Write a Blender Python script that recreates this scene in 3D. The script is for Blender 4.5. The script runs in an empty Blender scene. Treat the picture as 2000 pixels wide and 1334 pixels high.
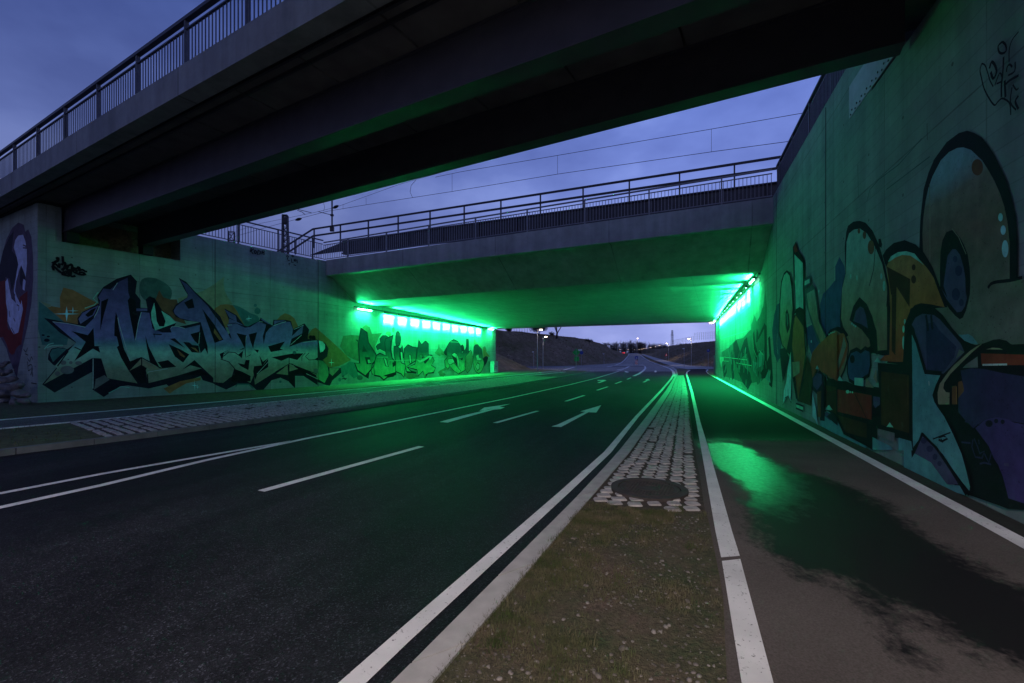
import bpy, bmesh, math, random
from mathutils import Vector, Matrix, geometry
R = math.radians
random.seed(7)
S = bpy.context.scene
COL = S.collection

# ---------------------------------------------------------------- camera, sky, sun, exposure
F = 889.0; HZ = 700.0; EYE = 1.6
cd = bpy.data.cameras.new('camera'); cam = bpy.data.objects.new('camera', cd); COL.objects.link(cam)
cam.location = (0, 0, EYE); cam.rotation_euler = (R(90), 0, 0)
cd.sensor_width = 36; cd.lens = 16.0; cd.shift_y = (HZ-667)/2000.0; cd.clip_end = 5000; cd.clip_start = .05
S.camera = cam
S.view_settings.view_transform = 'Standard'; S.view_settings.look = 'None'
S.view_settings.exposure = 0.0; S.view_settings.gamma = 1
try: S.view_settings.use_curve_mapping = False
except Exception: pass
S.cycles.use_denoising = True
S.cycles.max_bounces = 8
S.cycles.diffuse_bounces = 5
S.cycles.sample_clamp_indirect = 25

W = bpy.data.worlds.new('World'); S.world = W; W.use_nodes = True
nt = W.node_tree; N = nt.nodes; L = nt.links; N.clear()
def nd(tree, t, **k):
    n = tree.nodes.new(t)
    for a, b in k.items(): setattr(n, a, b)
    return n
def mth(tree, op, a, b=None, c=None, clamp=False):
    n = tree.nodes.new('ShaderNodeMath'); n.operation = op; n.use_clamp = clamp
    for i, v in enumerate((a, b, c)):
        if v is None: continue
        if isinstance(v, (int, float)): n.inputs[i].default_value = v
        else: tree.links.new(v, n.inputs[i])
    return n.outputs[0]
def mixc(tree, fac, a, b, mode='MIX'):
    n = tree.nodes.new('ShaderNodeMix'); n.data_type = 'RGBA'; n.blend_type = mode
    for i, v in ((0, fac), (6, a), (7, b)):
        if isinstance(v, (int, float)): n.inputs[i].default_value = v
        elif isinstance(v, tuple): n.inputs[i].default_value = (*v[:3], 1)
        else: tree.links.new(v, n.inputs[i])
    return n.outputs[2]
def ramp(tree, fac, stops, interp='LINEAR'):
    n = tree.nodes.new('ShaderNodeValToRGB'); n.color_ramp.interpolation = interp
    e = n.color_ramp.elements
    while len(e) < len(stops): e.new(.5)
    for i, (p, c) in enumerate(stops):
        e[i].position = p
        if isinstance(c, (int, float)): c = (c, c, c)
        e[i].color = (*c[:3], 1)
    tree.links.new(fac, n.inputs[0]); return n.outputs[0]
SUN_EL, SUN_ROT = 1.0, 200.0
sky = nd(nt, 'ShaderNodeTexSky'); sky.sky_type = 'NISHITA'; sky.sun_disc = False
sky.sun_elevation = R(SUN_EL); sky.sun_rotation = R(SUN_ROT)
tc = nd(nt, 'ShaderNodeTexCoord'); sep = nd(nt, 'ShaderNodeSeparateXYZ'); L.new(tc.outputs['Generated'], sep.inputs[0])
grad = ramp(nt, sep.outputs[2], [(0.0, (.34, .40, .84)), (.12, (.27, .33, .76)), (.33, (.205, .285, .74)), (.6, (.085, .15, .53)), (1.0, (.06, .08, .20))])
side = mth(nt, 'MULTIPLY_ADD', sep.outputs[0], .62, .80)       # the western half of the sky is already darker
side = mth(nt, 'MINIMUM', mth(nt, 'MAXIMUM', side, .56), 1.0)
mp = nd(nt, 'ShaderNodeMapping'); mp.inputs['Scale'].default_value = (1, 1, 1.9); L.new(tc.outputs['Generated'], mp.inputs[0])
cl = nd(nt, 'ShaderNodeTexNoise'); cl.inputs['Scale'].default_value = 4.5; cl.inputs['Detail'].default_value = 5; L.new(mp.outputs[0], cl.inputs[0])
cloud = ramp(nt, cl.outputs[0], [(.36, (.78, .79, .84)), (.52, (1, 1, 1)), (.64, (1.30, 1.26, 1.16))])
c1 = mixc(nt, 1.0, grad, cloud, 'MULTIPLY')
c1 = mixc(nt, 1.0, c1, side, 'MULTIPLY')
back = ramp(nt, mth(nt, 'MULTIPLY_ADD', sep.outputs[1], .5, .5), [(.30, .70), (.5, .80), (.68, 1.0)])     # the sky behind is a little darker
c1 = mixc(nt, 1.0, c1, back, 'MULTIPLY')
sc_ = mixc(nt, 1.0, sky.outputs[0], (.003, .003, .003), 'MULTIPLY')
c2 = mixc(nt, 1.0, c1, sc_, 'ADD')
bg = nd(nt, 'ShaderNodeBackground'); bg.inputs[1].default_value = 1.0; L.new(c2, bg.inputs[0])
wo = nd(nt, 'ShaderNodeOutputWorld'); L.new(bg.outputs[0], wo.inputs[0])
sl = bpy.data.lights.new('sun', 'SUN'); sl.energy = .03; sl.angle = R(20); sl.color = (1, .85, .75)
so = bpy.data.objects.new('sun', sl); COL.objects.link(so)
so.rotation_euler = (R(75), 0, R(-20)); so.location = (-10, -30, 30)

# ---------------------------------------------------------------- helpers
def tag(o, label=None, cat=None, group=None, kind=None):
    if label: o['label'] = label
    if cat: o['category'] = cat
    if group: o['group'] = group
    if kind: o['kind'] = kind
    return o
def empty(name, loc=(0, 0, 0), rz=0, label=None, cat=None, group=None, kind=None):
    o = bpy.data.objects.new(name, None); COL.objects.link(o); o.location = loc; o.rotation_euler = (0, 0, rz)
    o.empty_display_size = .3
    return tag(o, label, cat, group, kind)
class MB:
    def __init__(s): s.v = []; s.f = []; s.m = []; s.sm = []
    def add(s, vs, fs, m=0, smooth=False):
        b = len(s.v); s.v += [tuple(v) for v in vs]
        for f in fs: s.f.append(tuple(b+i for i in f)); s.m.append(m); s.sm.append(smooth)
    def quad(s, a, b, c, d, m=0): s.add([a, b, c, d], [(0, 1, 2, 3)], m)
    def poly(s, pts, z=None, m=0, flip=False):
        P = [Vector((p[0], p[1], (p[2] if z is None else z))) for p in pts]
        t = geometry.tessellate_polygon([P])
        t = [(a, b, c) for a, b, c in t if len({a, b, c}) == 3]
        s.add(P, t, m)
    def box(s, c, d, rz=0, m=0, rot=None):
        x, y, z = d[0]/2, d[1]/2, d[2]/2
        M = rot if rot is not None else Matrix.Rotation(rz, 3, 'Z'); c = Vector(c)
        vs = [M @ Vector((i*x, j*y, k*z)) + c for k in (-1, 1) for j in (-1, 1) for i in (-1, 1)]
        s.add(vs, [(0, 2, 3, 1), (4, 5, 7, 6), (0, 1, 5, 4), (2, 6, 7, 3), (0, 4, 6, 2), (1, 3, 7, 5)], m)
    def bar(s, a, b, w, h, up=(0, 0, 1), m=0):
        a = Vector(a); b = Vector(b); t = (b-a).normalized(); up = Vector(up)
        r = t.cross(up)
        if r.length < 1e-4: r = t.cross(Vector((0, 1, 0)))
        r.normalize(); u = r.cross(t).normalized()
        vs = [p + r*i*w/2 + u*j*h/2 for p in (a, b) for j in (-1, 1) for i in (-1, 1)]
        s.add(vs, [(0, 1, 3, 2), (4, 6, 7, 5), (0, 4, 5, 1), (2, 3, 7, 6), (0, 2, 6, 4), (1, 5, 7, 3)], m)
    def tube(s, pts, rad, n=8, m=0, cap=True, smooth=True):
        pts = [Vector(p) for p in pts]; k = len(pts)
        rs = rad if isinstance(rad, (list, tuple)) else [rad]*k
        vs = []; ref = None
        for i, p in enumerate(pts):
            t = (pts[min(i+1, k-1)]-pts[max(i-1, 0)]).normalized()
            if ref is None: ref = Vector((1, 0, 0)) if abs(t.x) < .8 else Vector((0, 1, 0))
            r = (ref - t*ref.dot(t)).normalized(); ref = r; u = t.cross(r)
            for j in range(n):
                a = 2*math.pi*j/n; vs.append(p + (r*math.cos(a)+u*math.sin(a))*rs[i])
        fs = [(i*n+j, i*n+(j+1) % n, (i+1)*n+(j+1) % n, (i+1)*n+j) for i in range(k-1) for j in range(n)]
        s.add(vs, fs, m, smooth)
        if cap: s.add([vs[j] for j in range(n)][::-1], [tuple(range(n))], m); s.add([vs[(k-1)*n+j] for j in range(n)], [tuple(range(n))], m)
    def prism(s, pts, z0, z1, m=0):     # vertical extrusion of a plan outline
        n = len(pts)
        zz0 = z0 if isinstance(z0, (list, tuple)) else [z0]*n; zz1 = z1 if isinstance(z1, (list, tuple)) else [z1]*n
        lo = [(p[0], p[1], z) for p, z in zip(pts, zz0)]; hi = [(p[0], p[1], z) for p, z in zip(pts, zz1)]
        s.poly(lo, m=m); s.poly(hi, m=m)
        for i in range(n): j = (i+1) % n; s.quad(lo[i], lo[j], hi[j], hi[i], m)
    def build(s, name, mats, parent=None, label=None, cat=None, group=None, kind=None):
        me = bpy.data.meshes.new(name); me.from_pydata(s.v, [], s.f)
        mats = mats if isinstance(mats, (list, tuple)) else [mats]
        for m in mats: me.materials.append(m)
        me.polygons.foreach_set('material_index', s.m); me.polygons.foreach_set('use_smooth', s.sm)
        bm = bmesh.new(); bm.from_mesh(me); bmesh.ops.recalc_face_normals(bm, faces=bm.faces); bm.to_mesh(me); bm.free()
        me.update()
        o = bpy.data.objects.new(name, me); COL.objects.link(o)
        if parent is not None: o.parent = parent
        return tag(o, label, cat, group, kind)
def copy_thing(root, loc, rz=0, label=None):
    r = root.copy(); COL.objects.link(r); r.location = loc; r.rotation_euler = (0, 0, rz)
    if label: r['label'] = label
    for ch in list(root.children):
        c = ch.copy(); COL.objects.link(c); c.parent = r
        for g in ch.children:
            d = g.copy(); COL.objects.link(d); d.parent = c
    return r
def smooth_pts(pts, n=4, closed=True):
    k = len(pts); out = []
    for i in range(k if closed else k-1):
        p0, p1, p2, p3 = [pts[(i+d) % k] if closed else pts[max(0, min(k-1, i+d))] for d in (-1, 0, 1, 2)]
        for j in range(n):
            t = j/n
            out.append(tuple(.5*((2*b)+(-a+c)*t+(2*a-5*b+4*c-d)*t*t+(-a+3*b-3*c+d)*t**3) for a, b, c, d in zip(p0, p1, p2, p3)))
    if not closed: out.append(tuple(pts[-1]))
    return out

# ---------------------------------------------------------------- materials
def mat(name):
    m = bpy.data.materials.new(name); m.use_nodes = True; t = m.node_tree; t.nodes.clear()
    o = nd(t, 'ShaderNodeOutputMaterial'); b = nd(t, 'ShaderNodeBsdfPrincipled'); t.links.new(b.outputs[0], o.inputs[0])
    return m, t, b
def noise(t, scale, detail=4, vec=None, rough=.5, dist=0):
    n = nd(t, 'ShaderNodeTexNoise'); n.inputs['Scale'].default_value = scale; n.inputs['Detail'].default_value = detail
    n.inputs['Roughness'].default_value = rough; n.inputs['Distortion'].default_value = dist
    if vec is not None: t.links.new(vec, n.inputs[0])
    return n.outputs[0]
def coords(t, scale=(1, 1, 1), kind='Object'):
    c = nd(t, 'ShaderNodeTexCoord'); m = nd(t, 'ShaderNodeMapping'); m.inputs['Scale'].default_value = scale
    t.links.new(c.outputs[kind], m.inputs[0]); return m.outputs[0]
def bump(t, b, h, s=.3, d=.01):
    n = nd(t, 'ShaderNodeBump'); n.inputs['Strength'].default_value = s; n.inputs['Distance'].default_value = d
    t.links.new(h, n.inputs['Height']); t.links.new(n.outputs[0], b.inputs['Normal'])
def simple(name, col, rough=.7, metal=0, var=.25, nscale=6, bs=.15, spec=.5):
    m, t, b = mat(name); v = coords(t)
    n = noise(t, nscale, 5, v)
    t.links.new(mixc(t, 1.0, col, ramp(t, n, [(.3, 1-var), (.7, 1+var)]), 'MULTIPLY'), b.inputs['Base Color'])
    b.inputs['Roughness'].default_value = rough; b.inputs['Metallic'].default_value = metal
    b.inputs['Specular IOR Level'].default_value = spec
    if bs: bump(t, b, noise(t, nscale*8, 3, v), bs, .004)
    return m
def emis(name, col, st):
    m = bpy.data.materials.new(name); m.use_nodes = True; t = m.node_tree; t.nodes.clear()
    o = nd(t, 'ShaderNodeOutputMaterial'); e = nd(t, 'ShaderNodeEmission'); e.inputs[0].default_value = (*col, 1); e.inputs[1].default_value = st
    t.links.new(e.outputs[0], o.inputs[0]); return m
def concrete(name, base=(.34, .34, .33), px=2.62, pz=2.3, joints=True, boards=True, z0=0.0, axis='X'):
    m, t, b = mat(name); c = nd(t, 'ShaderNodeTexCoord'); s = nd(t, 'ShaderNodeSeparateXYZ'); t.links.new(c.outputs['Object'], s.inputs[0])
    X = s.outputs[0]; Y = s.outputs[1]; Z = s.outputs[2] if axis == 'X' else s.outputs[1]
    big = noise(t, .7, 6, coords(t, (1, 1, 1)), .6); med = noise(t, 4.5, 6, coords(t, (1, 1, 1)), .65); fine = noise(t, 60, 3, coords(t))
    streak = noise(t, 2.2, 5, coords(t, (1, 1, .07) if axis == 'X' else (1, .3, 1)), .6)
    col = mixc(t, 1.0, base, ramp(t, big, [(.3, .80), (.7, 1.16)]), 'MULTIPLY')
    col = mixc(t, 1.0, col, ramp(t, med, [(.3, .88), (.55, 1.0), (.75, 1.10)]), 'MULTIPLY')
    col = mixc(t, 1.0, col, ramp(t, streak, [(.3, .78), (.6, 1.08)]), 'MULTIPLY')
    h = mth(t, 'MULTIPLY', fine, .35)
    if boards:      # faint formwork board lines
        zz = mth(t, 'ADD', mth(t, 'MULTIPLY', Z, 1/.21), mth(t, 'MULTIPLY', noise(t, .4, 2, coords(t)), .25))
        fr = mth(t, 'FRACT', zz); ln = mth(t, 'LESS_THAN', fr, .07)
        cell = mth(t, 'FLOOR', zz); wn = nd(t, 'ShaderNodeTexWhiteNoise'); wn.noise_dimensions = '2D'
        cmb = nd(t, 'ShaderNodeCombineXYZ'); t.links.new(cell, cmb.inputs[0]); t.links.new(mth(t, 'FLOOR', mth(t, 'MULTIPLY', X, 1/px)), cmb.inputs[1]); t.links.new(cmb.outputs[0], wn.inputs[0])
        col = mixc(t, 1.0, col, ramp(t, wn.outputs[0], [(0, .93), (1, 1.06)]), 'MULTIPLY')
        col = mixc(t, mth(t, 'MULTIPLY', ln, .22), col, (.05, .05, .05))
        h = mth(t, 'SUBTRACT', h, mth(t, 'MULTIPLY', ln, .5))
    if joints:
        fx = mth(t, 'ABSOLUTE', mth(t, 'SUBTRACT', mth(t, 'FRACT', mth(t, 'MULTIPLY', X, 1/px)), .5))
        fz = mth(t, 'ABSOLUTE', mth(t, 'SUBTRACT', mth(t, 'FRACT', mth(t, 'MULTIPLY', mth(t, 'ADD', Z, z0), 1/pz)), .5))
        j = mth(t, 'MAXIMUM', mth(t, 'GREATER_THAN', fx, .4955), mth(t, 'GREATER_THAN', fz, .495))
        brk = mth(t, 'MULTIPLY', j, ramp(t, noise(t, 1.3, 3, coords(t)), [(.35, .15), (.6, .55)]))
        col = mixc(t, brk, col, (.06, .06, .06)); h = mth(t, 'SUBTRACT', h, j)
        # formwork tie holes
        ax = mth(t, 'SUBTRACT', mth(t, 'FRACT', mth(t, 'MULTIPLY', X, 2/px)), .5); az = mth(t, 'SUBTRACT', mth(t, 'FRACT', mth(t, 'MULTIPLY', mth(t, 'ADD', Z, z0), 2/pz)), .5)
        r2 = mth(t, 'ADD', mth(t, 'POWER', mth(t, 'MULTIPLY', mth(t, 'ABSOLUTE', ax), px/2), 2.0), mth(t, 'POWER', mth(t, 'MULTIPLY', mth(t, 'ABSOLUTE', az), pz/2), 2.0))
        hole = mth(t, 'LESS_THAN', r2, .0006)
        col = mixc(t, mth(t, 'MULTIPLY', hole, .7), col, (.04, .04, .04))
    t.links.new(col, b.inputs['Base Color']); b.inputs['Roughness'].default_value = .82
    bump(t, b, h, .35, .01)
    return m
M = {}
M['conc'] = concrete('concrete_formwork', (.27, .335, .315))
M['soffit'] = concrete('concrete_soffit', (.30, .30, .30), 3.1, 2.4, True, True, axis='Y')
M['soffit'].node_tree.nodes['Principled BSDF'].inputs['Roughness'].default_value = .42
M['fascia'] = concrete('concrete_fascia', (.42, .43, .44), 5.2, 50, True, False)
M['cap'] = concrete('concrete_cap', (.27, .29, .31), 5.2, 50, True, False)
M['slab'] = simple('precast_slab', (.14, .135, .135), .85, var=.2, nscale=2)
M['girder'] = simple('painted_girder', (.06, .058, .078), .5, var=.15, nscale=3)
M['rail'] = simple('galvanised_rail', (.085, .085, .10), .5, .35, .2, 20, 0)
M['railpale'] = simple('galvanised_rail_pale', (.26, .26, .28), .5, .2, .2, 20, 0)
M['darksteel'] = simple('dark_steel', (.045, .045, .055), .5, .3, .2, 8, 0)
M['steelplate'] = simple('grey_plate', (.42, .42, .46), .55, .1, .12, 5, .05)
M['black'] = simple('black_rubber', (.012, .012, .013), .7, bs=0)
def asphalt(name, base, rough=(.55, .85), patchy=.35, spec=.5):
    m, t, b = mat(name); v = coords(t)
    g = noise(t, 230, 2, v); big = noise(t, .45, 5, coords(t, (1, .35, 1)), .6); mid = noise(t, 6, 5, v, .6); sp = nd(t, 'ShaderNodeTexVoronoi'); sp.inputs['Scale'].default_value = 120; t.links.new(v, sp.inputs[0])
    col = mixc(t, 1.0, base, ramp(t, big, [(.3, 1-patchy), (.7, 1+patchy)]), 'MULTIPLY')
    col = mixc(t, 1.0, col, ramp(t, mid, [(.3, .8), (.7, 1.25)]), 'MULTIPLY')
    col = mixc(t, 1.0, col, ramp(t, sp.outputs['Color'], [(.0, .4), (.75, 1.2), (1, 5.5)]), 'MULTIPLY')
    rotn = nd(t, 'ShaderNodeMapping'); rotn.inputs['Rotation'].default_value = (0, 0, R(20.3)); t.links.new(v, rotn.inputs[0])
    st = nd(t, 'ShaderNodeMapping'); st.inputs['Scale'].default_value = (1, .05, 1); t.links.new(rotn.outputs[0], st.inputs[0])
    col = mixc(t, 1.0, col, ramp(t, noise(t, 1.6, 5, st.outputs[0], .6), [(.3, .68), (.5, 1.0), (.7, 1.45)]), 'MULTIPLY')     # tyre-polished lanes
    t.links.new(col, b.inputs['Base Color']); b.inputs['Specular IOR Level'].default_value = spec
    rr = ramp(t, big, [(.3, rough[0]), (.7, rough[1])]); t.links.new(rr, b.inputs['Roughness'])
    bump(t, b, mth(t, 'ADD', mth(t, 'MULTIPLY', g, .6), sp.outputs['Distance']), .55, .006)
    return m
M['road'] = asphalt('asphalt_road', (.013, .014, .018), (.60, .85), .7, .16)
M['road_lit'] = asphalt('asphalt_road_lit', (.085, .08, .082), (.5, .7), .3, .5)  # lighter copy of the road asphalt, grazing sky light painted into its colour
M['walk'] = asphalt('asphalt_walk', (.075, .07, .068), (.75, .9))
def paint(name, col, worn=.5):
    m, t, b = mat(name); v = coords(t)
    n = noise(t, 38, 4, v, .7); n2 = noise(t, 2.5, 4, v)
    c = mixc(t, 1.0, col, ramp(t, n2, [(.3, .82), (.7, 1.08)]), 'MULTIPLY')
    c = mixc(t, ramp(t, n, [(.30, worn), (.39, 0.0)]), c, (.03, .03, .03))
    t.links.new(c, b.inputs['Base Color']); b.inputs['Roughness'].default_value = .7
    bump(t, b, noise(t, 200, 2, v), .3, .004); return m
M['line'] = paint('road_paint', (.78, .78, .78), .95)
M['kerb'] = simple('kerb_stone', (.42, .41, .40), .85, var=.14, nscale=7, bs=.35)
M['kerbdark'] = simple('kerb_weathered', (.13, .14, .15), .85, var=.2, nscale=5, bs=.3)
M['cobble'] = simple('granite_sett', (.38, .36, .35), .75, var=.35, nscale=9, bs=.6)
M['dirt'] = simple('joint_dirt', (.055, .042, .032), .95, var=.4, nscale=14, bs=.8)
def soil():
    m, t, b = mat('soil_and_moss'); v = coords(t)
    n = noise(t, 2.2, 6, v, .65); n2 = noise(t, 40, 4, v, .7)
    c = ramp(t, n, [(.35, (.12, .085, .062)), (.5, (.085, .075, .042)), (.65, (.05, .065, .024))])
    c = mixc(t, 1.0, c, ramp(t, n2, [(.3, .5), (.7, 1.6)]), 'MULTIPLY')
    t.links.new(c, b.inputs['Base Color']); b.inputs['Roughness'].default_value = .95; bump(t, b, n2, 1, .03); return m
M['soil'] = soil()
def hill():
    m, t, b = mat('hill_grass'); v = coords(t)
    n = noise(t, .12, 7, v, .65); n2 = noise(t, 1.1, 6, v, .7); n3 = noise(t, 9, 4, v, .7)
    c = ramp(t, n, [(.3, (.27, .20, .14)), (.5, (.21, .165, .105)), (.68, (.13, .12, .06))])
    c = mixc(t, 1.0, c, ramp(t, n2, [(.3, .62), (.7, 1.4)]), 'MULTIPLY'); c = mixc(t, 1.0, c, ramp(t, n3, [(.3, .7), (.7, 1.35)]), 'MULTIPLY')
    t.links.new(c, b.inputs['Base Color']); b.inputs['Roughness'].default_value = 1; b.inputs['Specular IOR Level'].default_value = .1; bump(t, b, n3, 1, .12); return m
M['hill'] = hill()
M['lawn'] = simple('verge_grass', (.07, .075, .03), 1, var=.5, nscale=8, bs=1)
M['gutter'] = simple('gutter_soil', (.016, .014, .013), .95, var=.5, nscale=9, bs=.8)
def vcol(name, a, b_, rough=.8):
    m, t, b = mat(name); v = coords(t); g = nd(t, 'ShaderNodeObjectInfo')
    n = noise(t, 7, 4, v)
    t.links.new(ramp(t, n, [(.35, a), (.65, b_)]), b.inputs['Base Color']); b.inputs['Roughness'].default_value = rough; b.inputs['Specular IOR Level'].default_value = .2; return m
M['blade'] = vcol('grass_blade', (.060, .085, .028), (.15, .13, .08))
M['drygrass'] = vcol('dry_bank_grass', (.20, .16, .10), (.32, .25, .17))
M['pebble'] = vcol('pebble', (.08, .07, .06), (.26, .235, .22))
M['bark'] = simple('bark', (.035, .030, .028), .95, bs=.3)
M['galv'] = simple('galvanised_pole', (.40, .40, .41), .5, .3, .12, 3, 0)
M['housing'] = simple('lamp_housing', (.06, .065, .07), .5, .2, bs=0)
M['castiron'] = simple('cast_iron', (.062, .052, .050), .7, 0, .2, 9, .25, .2)
M['rock'] = simple('rock', (.20, .18, .17), .9, var=.4, nscale=3, bs=.9)
M['led'] = emis('led_green', (.35, 1.0, .7), 30.0)
M['sodium'] = emis('street_lamp_glow', (1.0, .72, .55), 22.0)
M['farlamp'] = emis('far_lamp_glow', (1.0, .78, .62), 22.0)
M['redglow'] = emis('red_signal_glow', (1.0, .02, .02), 5.0)

# ---------------------------------------------------------------- measured positions
def road_z(y):
    P = [(-1e4, 0), (100, 0), (140, .45), (180, 1.8), (230, 3.93), (262, 4.6), (320, 4.2), (1e5, 4.0)]
    for (a, za), (b, zb) in zip(P, P[1:]):
        if y <= b:
            t = (y-a)/(b-a); t = max(0, t); return za+(zb-za)*t
    return 4.0
def G(px, py, z=0.0):           # point of the flat ground seen at that place of the photo
    d = (EYE-z)*F/(py-HZ); return ((px-1000)/F*d, d, z)
def GT(px, py, dz=0.0):         # the same where the road climbs beyond the junction
    k = (px-1000)/F; s = (HZ-py)/F; y = 20.0
    while y < 290:
        if EYE+s*y <= road_z(y)+dz: break
        y += .25
    return (k*y, y, road_z(y)+dz)
TH = .3700                      # tangent of the underpass direction
U = Vector((TH, 1)).normalized()
class Frame:                    # a wall: origin, direction along it, normal towards the road
    def __init__(s, O, u): s.O = Vector(O); s.u = Vector(u).normalized(); s.n = Vector((-s.u.y, s.u.x)); s.rz = math.atan2(s.u.y, s.u.x)
    def at(s, px, py):
        k = (px-1000)/F; q = (k*s.O.y-s.O.x)/(s.u.x-k*s.u.y); Z = s.O.y+q*s.u.y
        return q, EYE+(HZ-py)*Z/F
    def world(s, q, n=0, z=0): p = s.O+s.u*q+s.n*n; return Vector((p.x, p.y, z))
    def sY(s, Y): return (Y-s.O.y)/s.u.y
P1 = (-10.45, 24.5); P2 = (-16.05, 15.4)
FR = Frame((3.305, 0), U)                           # right wall
FT = Frame(P1, -U)                                  # left underpass wall, runs towards the camera
FW = Frame(P1, Vector(P2)-Vector(P1))               # splayed left wing wall
FF = Frame(P2, (-.879, .477))        # end face with the portrait
# ---------------------------------------------------------------- ground and terrain
def pip(x, y, P):
    c = False; n = len(P)
    for i in range(n):
        x1, y1 = P[i]; x2, y2 = P[(i+1) % n]
        if (y1 > y) != (y2 > y) and x < (x2-x1)*(y-y1)/(y2-y1)+x1: c = not c
    return c
def dseg(x, y, P):
    d = 1e9
    for (x1, y1), (x2, y2) in zip(P, P[1:]):
        dx, dy = x2-x1, y2-y1; t = max(0, min(1, ((x-x1)*dx+(y-y1)*dy)/(dx*dx+dy*dy+1e-9)))
        d = min(d, math.hypot(x-x1-t*dx, y-y1-t*dy))
    return d
def interp(x, P):
    if x <= P[0][0]: return P[0][1]
    for (a, za), (b, zb) in zip(P, P[1:]):
        if x <= b: return za+(zb-za)*(x-a)/(b-a)
    return P[-1][1]
def g2(px, py): p = GT(px, py); return (p[0], p[1])
lfoot = [(-150, 84), (-30, 88), (0, 89.5), g2(1090, 714.6), g2(1145, 713.2), g2(1172, 711), g2(1197, 706), (52, 205), (60, 240), (66, 300)]
lpoly = lfoot+[(60, 420), (-150, 420)]
rfoot = [(150, 50), (60, 72), (38, 84), g2(1344, 711.5), g2(1304, 705.5), (66, 215), (77, 250), (92, 300)]
rpoly = rfoot+[(110, 420), (260, 420), (260, 50)]
mfoot = [(-1.75, 48.3), (-1.2, 55), (1.0, 62), (3.0, 66.5), (1, 70.5), (-8, 75), (-30, 80), (-70, 80)]
mpoly = mfoot+[(-70, 48.3)]
lcap = [(100, 7.9), (122, 6.7), (145, 6.4), (170, 6.4), (200, 5.6), (245, 4.9), (300, 4.6)]
rcap = [(110, 6.9), (165, 7.4), (230, 8.2), (300, 8.0)]
lyt = [(880, 640), (968, 645), (1045, 652), (1090, 657), (1120, 660), (1145, 663.5), (1170, 670), (1200, 684), (1230, 690.5), (1260, 692)]     # crest line of the left bank
def Hh(x, y):
    h = road_z(y)-.07
    if -160 < x < 270 and 40 < y < 430:
        w = .5*math.sin(x*.11+y*.07)+.3*math.sin(x*.31-y*.13)
        if pip(x, y, lpoly): d = dseg(x, y, lfoot); h = max(h, min(h+d*.68, EYE+(HZ-interp(1000+F*x/y, lyt))*max(103, min(y, 190))/F+.12*math.sin(x*.7)))
        if pip(x, y, rpoly): d = dseg(x, y, rfoot); h = max(h, min(h+d*.45, interp(y, rcap)+w*.35*min(1, d/12)))
        if pip(x, y, mpoly): d = dseg(x, y, mfoot); h = max(h, min(h+d*.52, 6.6))
    return h
def axis(a, b, s): return [a+s*i for i in range(int((b-a)/s)+1)]
xs = [-2500, -900, -400, -200]+axis(-150, -72, 6)+axis(-70, 100, 1.7)+axis(104, 250, 6)+[300, 500, 1000, 2500]
ys = [-600, -200, -60, -10, 20, 40]+axis(44, 135, 1.4)+axis(138, 330, 4)+axis(340, 430, 10)+[500, 700, 1200, 2500, 4000]
b = MB(); vs = [(x, y, Hh(x, y)) for y in ys for x in xs]; nx = len(xs)
b.add(vs, [(j*nx+i, j*nx+i+1, (j+1)*nx+i+1, (j+1)*nx+i) for j in range(len(ys)-1) for i in range(nx-1)], 0, True)
b.build('ground', M['hill'], kind='structure')

# ---------------------------------------------------------------- carriageway
def ext(P, m0=0, m1=0):        # lengthen a polyline at its ends, in metres
    P = [Vector(p) for p in P]
    if m0: P = [P[0]+(P[0]-P[1]).normalized()*m0]+P
    if m1: P = P+[P[-1]+(P[-1]-P[-2]).normalized()*m1]
    return P
def GL(L_, z=0.0): return [G(x, y, z) for x, y in L_]
def strip(b, A, B, z=None, m=0, flip=False):
    n = min(len(A), len(B))
    for i in range(n-1):
        q = [Vector(A[i]), Vector(B[i]), Vector(B[i+1]), Vector(A[i+1])]
        if z is not None:
            for v in q: v.z = z
        b.quad(*q, m)
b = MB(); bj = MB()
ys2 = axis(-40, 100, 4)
for y0, y1 in zip(ys2, ys2[1:]): (b if y1 <= 56 else bj).quad((-70, y0, 0), (45, y0, 0), (45, y1, 0), (-70, y1, 0))  # same carriageway, far rows split off for the sky-lightened colour
le = [(100, -70), (101, 12), (107, 19), (120, 26), (140, 34.0), (165, 41), (200, 51), (230, 58.8), (262, 66), (300, 73)]
re_ = [(100, 45), (101, 33), (107, 34.6), (120, 38), (140, 43), (165, 48.4), (200, 57), (230, 64.3), (262, 72), (300, 80)]
yy = [101]+axis(104, 300, 4)
rows = [((interp(y, [(a, c) for a, c in le]), y, road_z(y)), (interp(y, re_), y, road_z(y))) for y in yy]
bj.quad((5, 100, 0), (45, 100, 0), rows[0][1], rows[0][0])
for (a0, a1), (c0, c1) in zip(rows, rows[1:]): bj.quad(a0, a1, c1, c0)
bj.build('junction_road', M['road_lit'], kind='structure')
road = b.build('road', M['road'], kind='structure')

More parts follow.
